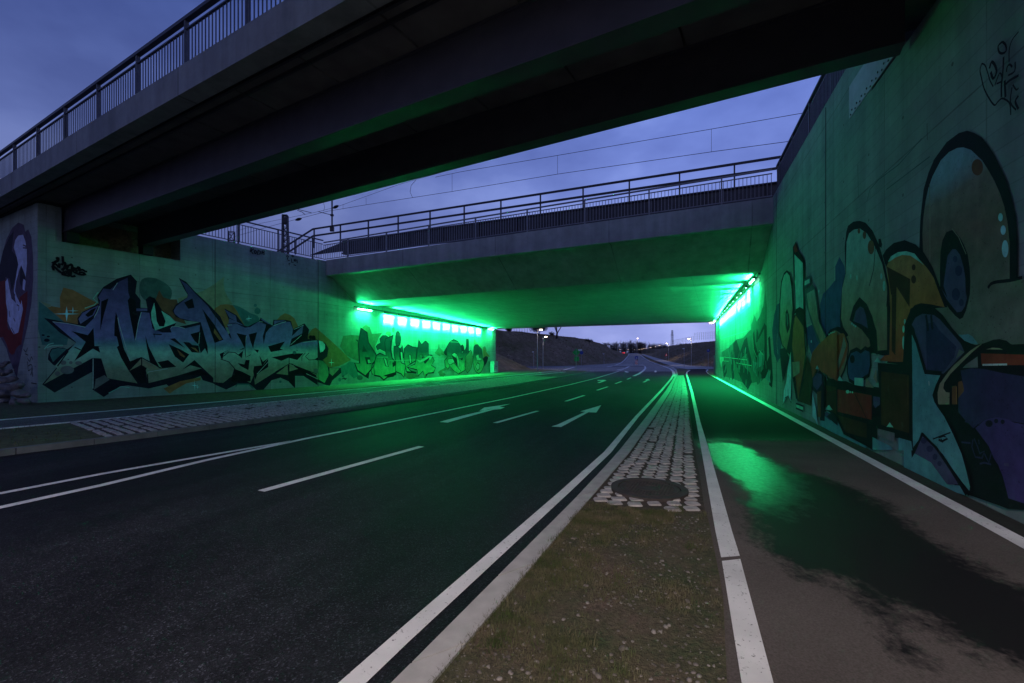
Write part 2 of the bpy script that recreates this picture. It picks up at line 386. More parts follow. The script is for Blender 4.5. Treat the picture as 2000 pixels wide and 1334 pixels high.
# painted markings, parts of the road surface
def band(b, pts, w, z=.006):   # a painted line of width w along points
    P = [Vector((p[0], p[1], p[2])) for p in pts]; n = len(P); A = []; B = []
    for i, p in enumerate(P):
        t = (P[min(i+1, n-1)]-P[max(i-1, 0)]); t.z = 0; t.normalize(); s = Vector((-t.y, t.x, 0))*w/2
        A.append(p+s+Vector((0, 0, z))); B.append(p-s+Vector((0, 0, z)))
    strip(b, A, B)
def mark(name, b, par=None):
    o = b.build(name, M['line'], par or road); return o
b = MB()
band(b, ext(GL([(0, 964.5), (200, 926), (400, 891), (570, 862)]), 14), .12)
mark('centre_line', b)
b = MB()
band(b, ext(GL([(0, 992), (200, 948), (400, 900), (600, 856.5), (760, 825), (1000, 776.5), (1115, 751), (1165, 738.5), (1200, 728), (1218, 721.5)]), 14), .13)
mark('centre_line', b)
for q in [[(510, 960), (823, 872.5)], [(967, 826.5), (1050, 803)], [(1105, 784), (1141, 772.5)], [(1166, 762.5), (1187, 755.5)], [(1202, 749.5), (1214, 745)], [(1225, 741), (1232, 738)]]:
    b = MB(); band(b, GL(q), .13); mark('lane_dash', b)
b = MB(); band(b, GL([(1238, 734.5), (1248, 730), (1256, 724.5), (1260.5, 720), (1260, 716), (1255, 713), (1247, 711.2)]), .3); mark('lane_line', b)
b = MB(); band(b, GL([(1205, 723), (1222, 719.3), (1231, 714)]), .3); mark('lane_line', b)
for q in [[(1160, 724.6), (1152, 724.6)], [(1060, 721.5), (1085, 721.3)], [(1085, 718), (1100, 717.6)], [(1105, 717.2), (1120, 716.9)], [(1100, 723), (1122, 717)], [(1160, 716), (1180, 716)], [(1187, 716.3), (1200, 713.8)]]:
    b = MB(); band(b, GL(q), .35); mark('lane_dash', b)
b = MB(); band(b, [GT(*p) for p in [(1200, 714), (1213, 709), (1220, 703), (1226, 696), (1228.5, 691.6)]], .3, .02); mark('edge_line', b)
b = MB(); band(b, [GT(*p) for p in [(1318, 736), (1315, 726), (1309, 720.5), (1296, 715.5), (1280, 710), (1268, 705), (1258, 699), (1251, 693.5)]], .3, .02); mark('edge_line', b)
m1 = lambda P: [(x/4.348+840, y/4.348+720) for x, y in P]
def decal(name, px):
    b = MB(); b.poly([G(*p) for p in px], z=.006); mark(name, b)
decal('turn_arrow', m1([(80, 455), (150, 460), (330, 408), (540, 350), (600, 345), (635, 330), (590, 325), (682, 300), (560, 318), (460, 332), (418, 360), (462, 357), (500, 345), (535, 340), (300, 395), (130, 440)]))
decal('straight_arrow', m1([(1030, 493), (1112, 498), (1345, 372), (1412, 374), (1453, 312), (1275, 365), (1318, 368), (1080, 478)]))
decal('turn_arrow', m1([(1418, 121), (1440, 122), (1498, 102), (1480, 96), (1425, 98), (1420, 104), (1465, 104)]))
decal('turn_arrow', m1([(1803, 116), (1825, 117), (1850, 102), (1870, 98), (1850, 86), (1822, 98), (1838, 99)]))
decal('turn_arrow', m1([(1650, 28), (1672, 34), (1692, 30), (1672, 24), (1660, 20)]))
decal('turn_arrow', m1([(1905, 30), (1918, 32), (1928, 22), (1915, 15), (1905, 20)]))
b = MB(); b.poly([G(*p) for p in [(1196, 715.5), (1212, 711), (1238, 709.2), (1256, 711.5), (1259, 716), (1254, 715.2)]], z=.09); b.build('traffic_island', M['kerb'], kind='structure')

# ---------------------------------------------------------------- right-hand kerb, median and cycle path
WLl = ext(GL([(663, 1334), (800, 1214), (1094, 960), (1179, 884), (1240, 814), (1290, 762), (1309, 740), (1314, 731)]), 6)
WLr = ext(GL([(717, 1334), (800, 1254), (1115, 960), (1194, 884), (1248, 814), (1295, 762), (1313, 740), (1317.5, 731)]), 6)
b = MB(); strip(b, WLl, WLr, .006); mark('edge_line', b)
KH = .03
KLp = [(763, 1334), (1136, 960), (1206, 884), (1262, 814), (1301, 762), (1315, 740), (1320.5, 731), (1318, 722.5), (1310, 718)]
KRp = [(842, 1334), (1163, 960), (1229, 884), (1278, 814), (1310, 762), (1319.5, 740), (1324, 731), (1322, 722.5), (1315, 717.5)]
KL = ext(GL(KLp, KH), 6); KR = ext(GL(KRp, KH), 6)
def lerp(P, n):                # resample a polyline to n equal steps
    P = [Vector(p) for p in P]; d = [0]
    for a, c in zip(P, P[1:]): d.append(d[-1]+(c-a).length)
    out = []; k = 0
    for i in range(n+1):
        t = d[-1]*i/n
        while k < len(P)-2 and d[k+1] < t: k += 1
        s = (t-d[k])/max(1e-9, d[k+1]-d[k]); out.append(P[k].lerp(P[k+1], min(1, s)))
    return out
b = MB()                        # kerb stones about a metre long with open joints
nK = 84; A = lerp(KL, nK); B = lerp(KR, nK)
for i in range(nK):
    a0, a1, c0, c1 = A[i].lerp(A[i+1], .008), A[i].lerp(A[i+1], .992), B[i].lerp(B[i+1], .008), B[i].lerp(B[i+1], .992)
    dz = random.uniform(-.002, .002)
    b.prism([a0, a1, c1, c0], -.05, KH+dz)
b.build('kerb', M['kerb'], kind='structure')
MRp = [(1420, 1334), (1412, 1160), (1383, 1012), (1377, 1000), (1367, 931), (1360, 897), (1350, 825), (1344, 767), (1338, 740), (1335, 731), (1334, 724)]
MR = ext(GL(MRp, .01), 6)
def atY(P, y):
    for a, c in zip(P, P[1:]):
        if (a[1]-y)*(c[1]-y) <= 0 and a[1] != c[1]:
            t = (y-a[1])/(c[1]-a[1]); return a[0]+(c[0]-a[0])*t
    return (P[0] if abs(P[0][1]-y) < abs(P[-1][1]-y) else P[-1])[0]
YM0, YM1 = -5.0, 43.0
yy = axis(-5, 12, .25)+axis(12.5, 43, 1)
b = MB(); g_ = [[(atY(KR, y)+(atY(MR, y)-atY(KR, y))*i/8, y, .012) for i in range(9)] for y in yy]
for r0, r1 in zip(g_, g_[1:]):
    for i in range(8): b.quad(r0[i], r0[i+1], r1[i+1], r1[i])
yb = 4.62
b.build('median_bed', M['soil'], kind='structure')
def stone(b, cx, cy, w, l, rz, z0, h, m=0):
    ca, sa = math.cos(rz), math.sin(rz); vs = []
    for (sx, z) in ((1.0, z0), (1.0, z0+h*.55), (.87, z0+h)):
        for ux, uy in ((-.5, -.36), (-.36, -.5), (.36, -.5), (.5, -.36), (.5, .36), (.36, .5), (-.36, .5), (-.5, .36)):
            x = ux*w*sx; y = uy*l*sx; vs.append((cx+x*ca-y*sa, cy+x*sa+y*ca, z+(random.uniform(-.003, .003) if sx < 1 else 0)))
    fs = [(i, (i+1) % 8, 8+(i+1) % 8, 8+i) for i in range(8)]+[(8+i, 8+(i+1) % 8, 16+(i+1) % 8, 16+i) for i in range(8)]+[tuple(range(16, 24))]
    b.add(vs, fs, m)
MH = Vector(G(1267.5, 955.5, .03)); MHR = .445
b = MB(); y = 4.62
while y < 42.5:
    xl, xr = atY(KR, y)+.03, atY(MR, y)-.02; nC = 6; pw = (xr-xl)/nC
    for c in range(nC):
        if y < 4.98-.33*(c/5): continue
        if random.random() < (.0 if y < 7 else .04): continue
        cx = xl+pw*(c+.5)+random.uniform(-.012, .012); cy = y+random.uniform(-.02, .02)+(c % 2)*.03
        if (cx-MH.x)**2+(cy-MH.y)**2 < (MHR+.10)**2:
            dx = cx-MH.x; dy = cy-MH.y; q = math.hypot(dx, dy)
            if q < MHR-.05: continue
        w = pw*random.uniform(.72, .80); l = random.uniform(.122, .142)
        if (cx-MH.x)**2+(cy-MH.y)**2 < (MHR+.10)**2: w *= .92; l *= .95
        stone(b, cx, cy, w, l, random.uniform(-.06, .06)-.28*0, .0, random.uniform(.026, .034))
    y += .158
b.build('cobble_paving', M['cobble'], kind='structure')
b = MB(); yv = axis(4.75, 42.9, .5)
strip(b, [(atY(KR, y), y, .017) for y in yv], [(atY(MR, y), y, .017) for y in yv])
b.build('cobble_joint_fill', M['dirt'], kind='structure')
# manhole
mh = empty('manhole_cover', (MH.x, MH.y, .036), 0, 'round rusty cast iron manhole cover set in the narrow cobbled median', 'manhole cover')
b = MB()
def ring(b, r0, r1, z, h, n=48, m=0):
    vs = []
    for i in range(n):
        a = 2*math.pi*i/n; c, s_ = math.cos(a), math.sin(a)
        vs += [(r0*c, r0*s_, z), (r1*c, r1*s_, z), (r1*c, r1*s_, z+h), (r0*c, r0*s_, z+h)]
    fs = []
    for i in range(n):
        j = (i+1) % n
        for k in range(4): fs.append((i*4+k, i*4+(k+1) % 4, j*4+(k+1) % 4, j*4+k))
    b.add(vs, fs, m)
ring(b, .365, .445, -.03, .045); b.build('frame', M['castiron'], mh)
b = MB(); ring(b, 0.001, .352, -.03, .038); ring(b, .30, .325, .008, .006); ring(b, .12, .135, .008, .006)
for i in range(-6, 7):
    for j in range(-6, 7):
        x, y = i*.042+(j % 2)*.021, j*.042
        if .15 < math.hypot(x, y) < .29: b.box((x, y, .010), (.020, .020, .006), .78)
b.build('lid', M['castiron'], mh)
# path
def onR(a, y): return TH*y+a/U.y                      # x at lateral distance a from the camera along the path direction
WA = 3.1
wz = lambda P: [(x/2.498+1350, y/2.498+800) for x, y in P]
wet_poly = [G(*p)[:2] for p in wz([(40, 165), (150, 158), (240, 168), (330, 215), (480, 290), (640, 330), (760, 372), (960, 470), (1130, 620), (1300, 690), (1500, 830), (1700, 910), (2100, 1150), (2100, 1500), (1760, 1334), (1500, 1230), (1300, 1130), (1150, 1010), (985, 965), (1010, 1080), (1070, 1215), (960, 1080), (860, 945), (770, 850), (640, 800), (560, 820), (430, 735), (320, 640), (270, 490), (225, 355), (130, 290), (70, 260)])]
wet2 = [G(*p)[:2] for p in [(1348, 812), (1400, 800), (1500, 815), (1640, 875), (1640, 880), (1540, 870), (1460, 860), (1400, 868), (1358, 862)]]
b = MB(); rowsY = axis(-3, 1.4, .4)+axis(1.5, 13, .07)+axis(13.2, 30, .4)+axis(31, 72, 2)
nc = 44; vs = []; wet = []; film_ = []
for y in rowsY:
    xl = atY(MR, y) if y < 43 else atY(ext(GL([(1340, 731), (1341, 727), (1347, 722.5), (1340, 720)]), 2, 3), y)
    xr = onR(WA, min(y, 43.2))+.02 if y < 43.2 else atY(ext(GL([(1398, 737), (1384, 730), (1379.5, 725), (1383, 722), (1376, 719.8)]), 2, 4), y)
    for i in range(nc+1):
        x = xl+(xr-xl)*i/nc; vs.append((x, y, .004))
        w = 0.0
        for P, g in ((wet_poly, 1.0),):
            d = dseg(x, y, P+[P[0]]); d = d if pip(x, y, P) else -d
            w = max(w, g*max(0, min(1, .5+d/.5)))
        w = max(w, min(1.0, max(0, (y-8.4)/.9)))
        wet.append(w); film_.append(math.exp(-((x-2.98-.33*(y-5.5))/.62)**2)*max(0, min(1, (y-4.1)/2.2))*max(0, min(1, (9.3-y)/.7)))
b.add(vs, [(j*(nc+1)+i, j*(nc+1)+i+1, (j+1)*(nc+1)+i+1, (j+1)*(nc+1)+i) for j in range(len(rowsY)-1) for i in range(nc)])
def path_mat():
    m, t, b_ = mat('asphalt_cycle_path'); v = coords(t)
    at = nd(t, 'ShaderNodeAttribute'); at.attribute_name = 'wet'
    n1 = noise(t, 4.2, 9, coords(t, (1, .55, 1)), .75); n2 = noise(t, 17, 6, v, .7); g = noise(t, 260, 2, v)
    w = mth(t, 'ADD', at.outputs['Fac'], mth(t, 'MULTIPLY', mth(t, 'SUBTRACT', mth(t, 'ADD', mth(t, 'MULTIPLY', n1, .65), mth(t, 'MULTIPLY', n2, .35)), .5), 2.8))
    w = ramp(t, w, [(.28, 0.0), (.70, 1.0)])
    big = noise(t, .8, 5, v)
    dry = mixc(t, 1.0, (.105, .092, .086), ramp(t, big, [(.3, .8), (.7, 1.2)]), 'MULTIPLY')
    dry = mixc(t, 1.0, dry, ramp(t, noise(t, 90, 3, v), [(.3, .8), (.7, 1.25)]), 'MULTIPLY')
    t.links.new(mixc(t, w, dry, (.015, .0145, .016)), b_.inputs['Base Color'])
    rg = mth(t, 'ADD', mth(t, 'MULTIPLY', w, -.26), .85)
    far = nd(t, 'ShaderNodeSeparateXYZ'); t.links.new(v, far.inputs[0])
    fa = nd(t, 'ShaderNodeAttribute'); fa.attribute_name = 'film'; film = ramp(t, mth(t, 'ADD', fa.outputs['Fac'], mth(t, 'MULTIPLY', mth(t, 'SUBTRACT', n1, .5), .8)), [(.2, 0.0), (.7, 1.0)])       # the puddle lies at the foot of the damp streak
    rg = mth(t, 'SUBTRACT', rg, mth(t, 'MULTIPLY', mth(t, 'MULTIPLY', w, film), .27))
    rg = mth(t, 'ADD', rg, mth(t, 'MULTIPLY', mth(t, 'MULTIPLY', film, mth(t, 'SUBTRACT', n2, .42)), .55))
    rg = mth(t, 'ADD', rg, ramp(t, mth(t, 'MULTIPLY', far.outputs[1], .1), [(.86, 0.0), (.99, .30)]))
    t.links.new(rg, b_.inputs['Roughness']); t.links.new(mth(t, 'ADD', mth(t, 'MULTIPLY', mth(t, 'MULTIPLY', w, film), .50), .08), b_.inputs['Specular IOR Level'])
    bump(t, b_, mth(t, 'MULTIPLY', g, mth(t, 'SUBTRACT', 1.4, w)), .25, .003); return m
pathob = b.build('cycle_path', path_mat(), kind='structure')
at = pathob.data.attributes.new('film', 'FLOAT', 'POINT'); at.data.foreach_set('value', film_)
at = pathob.data.attributes.new('wet', 'FLOAT', 'POINT'); at.data.foreach_set('value', wet)
b = MB()
LLl = GL([(1448, 1334), (1410, 1098)]); LLr = GL([(1510, 1334), (1446, 1094)])
strip(b, ext(LLl, 4), ext(LLr, 4), .010); mark('path_line', b, pathob)
b = MB()
strip(b, GL([(1408.5, 1091), (1397.5, 1040), (1370.5, 884), (1360, 825), (1349, 767), (1342, 740), (1339.5, 731), (1340.5, 727), (1346.5, 723)]),
      GL([(1445, 1088), (1430, 1040), (1386, 884), (1368, 825), (1354, 767), (1345.5, 740), (1342.5, 731), (1343, 727), (1349, 723)]), .010); mark('path_line', b, pathob)
b = MB(); ya = axis(-3, 43, 2)+[47]
strip(b, [(onR(2.69, y), y, .010) for y in ya], [(onR(2.86, y), y, .010) for y in ya]); mark('path_line', b, pathob)
b = MB(); band(b, GL([(1391, 733.5), (1384, 729.5), (1380, 725), (1383, 722), (1376, 719.8)]), .18, .010); mark('path_line', b, pathob)
b = MB(); strip(b, [(onR(2.87, y), y, .0085) for y in axis(-3, 43, 2)], [(onR(3.09, y), y, .0085) for y in axis(-3, 43, 2)])
b.build('gutter_soil', M['gutter'], kind='structure')
b = MB(); A = [GT(*p) for p in [(1343, 721.3), (1330, 719.5), (1310, 714.5), (1295, 709.5), (1280, 704.5), (1266, 698.5), (1256, 694), (1251.5, 692.2)]]
B = [GT(*p) for p in [(1400, 720), (1366, 718.2), (1345, 714), (1318, 708.5), (1300, 704), (1281, 699), (1268, 695), (1257, 692)]]
strip(b, [(p[0], p[1], p[2]+.03) for p in A], [(p[0], p[1], p[2]+.03) for p in B]); b.build('far_footpath', M['kerb'], kind='structure')
b = MB(); b.poly([G(*p) for p in [(1398, 737.5), (1385, 731), (1380, 726), (1384, 722.5), (1378, 720.3), (1430, 720.3), (1440, 737)]], z=.012)
b.poly([G(*p) for p in [(1324, 731), (1335, 731), (1340, 726), (1345, 722), (1336, 720.5), (1321, 720.5)]], z=.05)
b.build('verge_lawn', M['lawn'], kind='structure')

# ---------------------------------------------------------------- left-hand verge: kerb, sett strip, footpath, grass
VZ = .10
KTp = [(0, 880), (88, 868), (218, 854.4), (400, 831.6), (530, 815.5), (659, 799), (760, 785), (850, 772.5), (1000, 751.5), (1075, 739.5), (1120, 731.8), (1144, 727.6), (1149, 726.2)]
KT = ext(GL(KTp, VZ), 16)
def offs(P, d):
    out = []; n = len(P)
    for i, p in enumerate(P):
        t = Vector(P[min(i+1, n-1)])-Vector(P[max(i-1, 0)]); t.z = 0; t.normalize(); out.append(Vector(p)+Vector((-t.y, t.x, 0))*d)
    return out
KTi = offs(KT, .13)
b = MB(); nK = 62; A = lerp(KT, nK); B = lerp(KTi, nK)
for i in range(nK):
    a0, a1, c0, c1 = A[i].lerp(A[i+1], .008), A[i].lerp(A[i+1], .992), B[i].lerp(B[i+1], .008), B[i].lerp(B[i+1], .992)
    b.prism([a0, a1, c1, c0], -.02, VZ+.006+random.uniform(-.002, .002))
b.build('kerb', M['kerbdark'], kind='structure')
S1p = [(0, 838), (106, 828), (240, 816), (400, 799), (580, 780.5), (760, 762.5), (1000, 737), (1060, 731.3), (1105, 726.6)]
S2p = [(0, 821), (192, 805), (400, 787.6), (580, 771), (760, 754.8), (1000, 733), (1060, 727.2), (1095, 723.4)]
S1 = ext(GL(S1p, VZ), 14); S2 = ext(GL(S2p, VZ), 14)
WB = [Vector(FF.world(20, .02)), Vector((*P2, 0)), Vector((*P1, 0)), Vector(FT.world(FT.sY(48.1), .01)), Vector((-1.0, 56, 0)), Vector((1.2, 62, 0)), Vector((3.2, 66.3, 0))]
b = MB()
pl = [(p.x, p.y) for p in KTi]+[(G(1143, 724.2, VZ)[:2]), (G(1110, 723.2, VZ)[:2]), (G(1060, 721.2, VZ)[:2])]+[(p.x, p.y) for p in WB[::-1]]
b.poly(pl, z=VZ-.004); b.build('verge_lawn', M['lawn'], kind='structure')
b = MB(); a_ = lerp(S1, 30); c_ = lerp(S2, 30); strip(b, a_, c_, VZ+.002); b.build('footpath', M['walk'], kind='structure')
for P in (S1, S2):
    b = MB(); A = lerp(P, 60); 
    for i in range(60):
        p0, p1 = A[i].lerp(A[i+1], .006), A[i].lerp(A[i+1], .994); b.bar(p0+Vector((0, 0, -.02)), p1+Vector((0, 0, -.02)), .06, .08)
    b.build('path_edging', M['line'], kind='structure')
cs0, cs1 = G(100, 829, VZ), G(184, 857, VZ)
b = MB(); bd = MB()
def alongY(P, y): return Vector((atY(P, y), y, VZ))
# setts between kerb and footpath, laid in courses across the strip
K2 = lerp(KTi, 600); cnt = 0
nS = 420
tA = [p for p in lerp(KTi, nS)]; 
def nearest_on(P, q, t):   # point of polyline P on the line through q along direction t
    best = None
    for a, c in zip(P, P[1:]):
        d = c-a; den = t.x*d.y-t.y*d.x
        if abs(den) < 1e-9: continue
        s = ((a.x-q.x)*t.y-(a.y-q.y)*t.x)/-den*-1
        s = ((q.x-a.x)*t.y-(q.y-a.y)*t.x)/(d.x*t.y-d.y*t.x)
        if -1e-6 <= s <= 1+1e-6:
            p = a+d*s; u = (p-q).dot(t)
            if u > 0 and (best is None or u < best[0]): best = (u, p)
    return best
S1v = [Vector(p) for p in S1]
dist = 0; prev = None; rows_ = []
for i, p in enumerate(lerp(KTi, 330)):
    tn = Vector((-.80, .60, 0)); r = nearest_on(S1v, p, tn)
    if r is None: continue
    if p.x < cs1[0]+.05 or r[0] > 6: continue
    rows_.append((p, r[1]))
for p, q in rows_:
    if p.x > G(1090, 737, VZ)[0]: continue
    L_ = (q-p).length; n = max(2, int(L_/.19)); rz = math.atan2(q.y-p.y, q.x-p.x)
    for k in range(n):
        if random.random() < .03: continue
        c = p.lerp(q, (k+.5)/n)
        stone(b, c.x+random.uniform(-.01, .01), c.y+random.uniform(-.01, .01), L_/n*random.uniform(.76, .84), .112*random.uniform(.85, 1.0), rz+random.uniform(-.05, .05), VZ-.02, random.uniform(.035, .048))
for (p, q), (p2, q2) in zip(rows_, rows_[1:]):
    bd.quad((p.x, p.y, VZ+.001), (q.x, q.y, VZ+.001), (q2.x, q2.y, VZ+.001), (p2.x, p2.y, VZ+.001))
b.build('cobble_paving', M['cobble'], kind='structure'); bd.build('cobble_joint_fill', M['dirt'], kind='structure')

# ---------------------------------------------------------------- grass tufts and gravel of the median, grass of the verges
def blades(name, spots, par=None):
    b = MB()
    for (x, y, z, h, w) in spots:
        a = random.uniform(0, 6.28); lean = random.uniform(.1, .9)*h; dx, dy = math.cos(a), math.sin(a)
        sx, sy = -dy*w/2, dx*w/2
        p = [(x-sx, y-sy, z), (x+sx, y+sy, z), (x+dx*lean*.35+sx*.7, y+dy*lean*.35+sy*.7, z+h*.55), (x+dx*lean*.35-sx*.7, y+dy*lean*.35-sy*.7, z+h*.55), (x+dx*lean, y+dy*lean, z+h*random.uniform(.6, 1))]
        b.add(p, [(0, 1, 2, 3), (3, 2, 4)])
    return b.build(name, M['blade'], kind='stuff', label='short sparse grass on the bed', cat='grass')
rg = random.Random(3)
def fbm(x, y): return (math.sin(x*3.1+1.3*math.sin(y*2.3))+math.sin(y*4.7+x*1.9)+math.sin(x*9.1-y*7.3)*.6+math.sin(y*15+x*11)*.4)/3
sp = []
while len(sp) < 26000:
    y = 1.9+3.3*rg.random()**1.1; xl = atY(KR, y)-.02; xr = atY(MR, y); x = rg.uniform(xl, xr); u = (x-xl)/(xr-xl)
    d = .26+.75*fbm(x*1.6, y*1.2)-.75*max(0, u-.62)*2.2-(.25 if y < 2.5 else 0)+(.6 if y > 4.35 and u < .75 else 0)
    if rg.random() > d: continue
    if y > 4.98-.36*max(0, u)+.07*fbm(x*3, 2) : continue
    sp.append((x, y, .010, rg.uniform(.010, .038)*(1.35 if y > 4.4 else 1), rg.uniform(.0018, .0042)))
for _ in range(900):
    y = rg.uniform(1.9, 4.6); sp.append((atY(KR, y)+rg.uniform(-.03, .03), y, .012, rg.uniform(.02, .05), .003))
for _ in range(110):
    y0 = 1.95+2.9*rg.random(); xl = atY(KR, y0); xr = atY(MR, y0); x0 = xl+(xr-xl)*rg.random()**1.3
    if fbm(x0*1.6, y0*1.2) < -.1: continue
    for _k in range(26): sp.append((x0+rg.gauss(0, .022), y0+rg.gauss(0, .022), .010, rg.uniform(.03, .075), rg.uniform(.002, .0042)))
o = blades('median_grass', sp); o['label'] = 'sparse grass growing on the gravelly bed beside the kerb'
def pebs(name, spots):
    b = MB()
    for (x, y, z, r) in spots:
        a = rg.uniform(0, 3.1); sx, sy, sz = r*rg.uniform(.8, 1.3), r*rg.uniform(.7, 1.0), r*rg.uniform(.5, .8); ca, sa = math.cos(a), math.sin(a); vs = []
        n = 7 if r > .01 else 5
        for k, (rr, zz) in enumerate(((.75, -.4), (1, .15), (.7, .75))):
            for j in range(n):
                t = 6.283*j/n+k*.4; u, v = rr*math.cos(t)*sx*rg.uniform(.9, 1.1), rr*math.sin(t)*sy; vs.append((x+u*ca-v*sa, y+u*sa+v*ca, z+zz*sz))
        vs.append((x, y, z+sz)); fs = [(k*n+j, k*n+(j+1) % n, (k+1)*n+(j+1) % n, (k+1)*n+j) for k in range(2) for j in range(n)]+[(2*n+j, 2*n+(j+1) % n, 3*n) for j in range(n)]
        b.add(vs, fs, 0, True)
    return b.build(name, M['pebble'], kind='stuff', label='small rounded pebbles scattered over the bed', cat='gravel')
sp = []
while len(sp) < 2000:
    y = 1.9+2.9*rg.random(); xl = atY(KR, y); xr = atY(MR, y)-.01; x = rg.uniform(xl, xr)
    if rg.random() > .5-.4*fbm(x*1.3, y)+(.45 if y < 2.5 else 0): continue
    r = .003+.012*rg.random()**3+(.007 if rg.random() < .025 else 0); sp.append((x, y, .012, r))
o = pebs('median_gravel', sp); o['label'] = 'rounded pebbles scattered in the soil of the narrow bed'
sp = []
while len(sp) < 9000:      # verge grass by the left wall
    t = rg.random(); i = rg.random()
    if rg.random() < .35: x = rg.uniform(-14, cs1[0]); y = rg.uniform(7.5, 12); 
    else: x = rg.uniform(-17, -2); y = rg.uniform(13, 45)
    q = Vector((x, y, 0))
    if pip(x, y, [(v.x, v.y) for v in offs(S2, .05)]+[(v.x, v.y) for v in WB[:4][::-1]]) or (x < cs1[0] and pip(x, y, [(v.x, v.y) for v in KTi]+[(v.x, v.y) for v in S1[::-1]]) and pip(x, y, [(v[0], v[1]) for v in (G(-800, 1000, .1), G(-500, 850, .1), cs0, cs1)]) ):
        sp.append((x, y, VZ-.01, rg.uniform(.04, .10), rg.uniform(.008, .014)))
    elif rg.random() < .0005: break
o = blades('verge_grass', sp); o['label'] = 'dark short grass along the foot of the left wall'

# tussocks and dry stalks that break up the far banks
rb_ = random.Random(66); b = MB(); n_ = 0
while n_ < 9000:
    if rb_.random() < .68: y = rb_.uniform(90, 190); x = rb_.uniform(-12, .27*y)
    else: y = rb_.uniform(84, 200); x = rb_.uniform(.28*y, .50*y)
    if not (pip(x, y, lpoly) or pip(x, y, rpoly)): continue
    z = Hh(x, y); n_ += 1; h_ = rb_.uniform(.05, .16)
    for _k in range(2):
        a_ = rb_.uniform(0, 3.14); w_ = rb_.uniform(.05, .16); dx, dy = math.cos(a_)*w_, math.sin(a_)*w_
        b.add([(x-dx, y-dy, z-.05), (x+dx, y+dy, z-.05), (x+dx*1.4, y+dy*1.4, z+h_*rb_.uniform(.5, 1)), (x+dx*.1, y+dy*.1, z+h_), (x-dx*1.3, y-dy*1.3, z+h_*rb_.uniform(.4, .9))], [(0, 1, 2, 3), (0, 3, 4)])
o = b.build('bank_grass', M['drygrass'], kind='stuff', label='rough dry tussocks covering the banks beyond the underpass', cat='grass')
# ---------------------------------------------------------------- walls
def wall(name, fr, outline, depth, m, label, cat='wall', zlow=-.1, kind=None):
    o = None
    b = MB(); lo = [(q, 0, z) for q, z in outline]; hi = [(q, -depth, z) for q, z in outline]; n = len(outline)
    b.poly(lo); b.poly(hi)
    for i in range(n): j = (i+1) % n; b.quad(lo[i], lo[j], hi[j], hi[i])
    o = b.build(name, m, None, label, cat, kind=kind); o.location = (fr.O.x, fr.O.y, 0); o.rotation_euler = (0, 0, fr.rz); return o
def qpx(fr, px): return fr.at(px, 500)[0]
LW = (Vector(P2)-Vector(P1)).length
qa, qb = qpx(FW, 108), qpx(FW, 352)
wW = wall('retaining_wall', FW, [(0, -.2), (LW, -.2), (LW, 6.88), (qa, 6.88), (qa, 5.68), (qb, 5.68), (qb, 6.88), (0, 6.90)], .9, M['conc'], 'splayed concrete wall at left painted with huge purple and teal graffiti lettering')
wF = wall('retaining_wall', FF, [(0, -.2), (26, -.2), (26, 6.88), (0, 6.88)], .6, M['conc'], 'concrete end wall at far left edge with the painted bearded face')
wT = wall('abutment_wall', FT, [(.02, -.2), (.02, 6.93), (-.60, 6.97), (-1.2, 6.2), (FT.sY(48.1), 6.2), (FT.sY(48.1), -.2)], .8, M['conc'], 'left underpass wall washed green with the small dark graffiti letters')
s0, s1, s2, s3 = FR.sY(-9), FR.sY(2.4), FR.sY(7.85), FR.sY(16.25)
wR = wall('abutment_wall', FR, [(s0, -.2), (FR.sY(43.2), -.2), (FR.sY(43.2), 6.3), (s3+.3, 6.3), (s3, 7.38), (s2, 7.38), (s2, 6.22), (s1, 6.22), (s1, 7.38), (s0, 7.38)], .9, M['conc'], 'tall right wall beside the cycle path with giant graffiti and the green lamps')
def joints(w, fr, qs, zt):
    b = MB()
    for q, z in zip(qs, zt): b.box((q, .003, z/2), (.022, .008, z))
    return b.build('expansion_joint', M['black'], w)
joints(wW, FW, [qpx(FW, 420)], [6.85]); joints(wT, FT, [-.02], [6.85]); joints(wR, FR, [qpx(FR, 1613), qpx(FR, 1516.5), qpx(FR, 1436)], [7.3, 7.3, 4.9])
# bearing ledge backwall and bearings belong to the road bridge further down
b = MB()
b.box((qpx(FR, 1395.8)-.0, .004, .95), (2.6, .012, 1.9)); b.build('grey_paint_patch', M['girder'], wR)

# filled ground behind the walls
lb = [FF.world(26, -.55), FF.world(.3, -.55), FW.world(LW-.6, -.85), FW.world(.2, -.85), FT.world(-.2, -.75), FT.world(FT.sY(47.9), -.75), Vector((-60, 47.9, 0)), Vector((-60, 30, 0))]
b = MB(); b.prism([(p.x, p.y) for p in lb], -.1, [6.7, 6.7, 6.7, 6.7, 6.3, 6.0, 6.0, 6.7]); b.build('embankment', M['hill'], kind='structure')
rb = [FR.world(s0, -.85), FR.world(FR.sY(43), -.85), Vector((70, 43, 0)), Vector((70, -10, 0))]
b = MB(); b.prism([(p.x, p.y) for p in rb], -.1, 6.1); b.build('embankment', M['hill'], kind='structure')

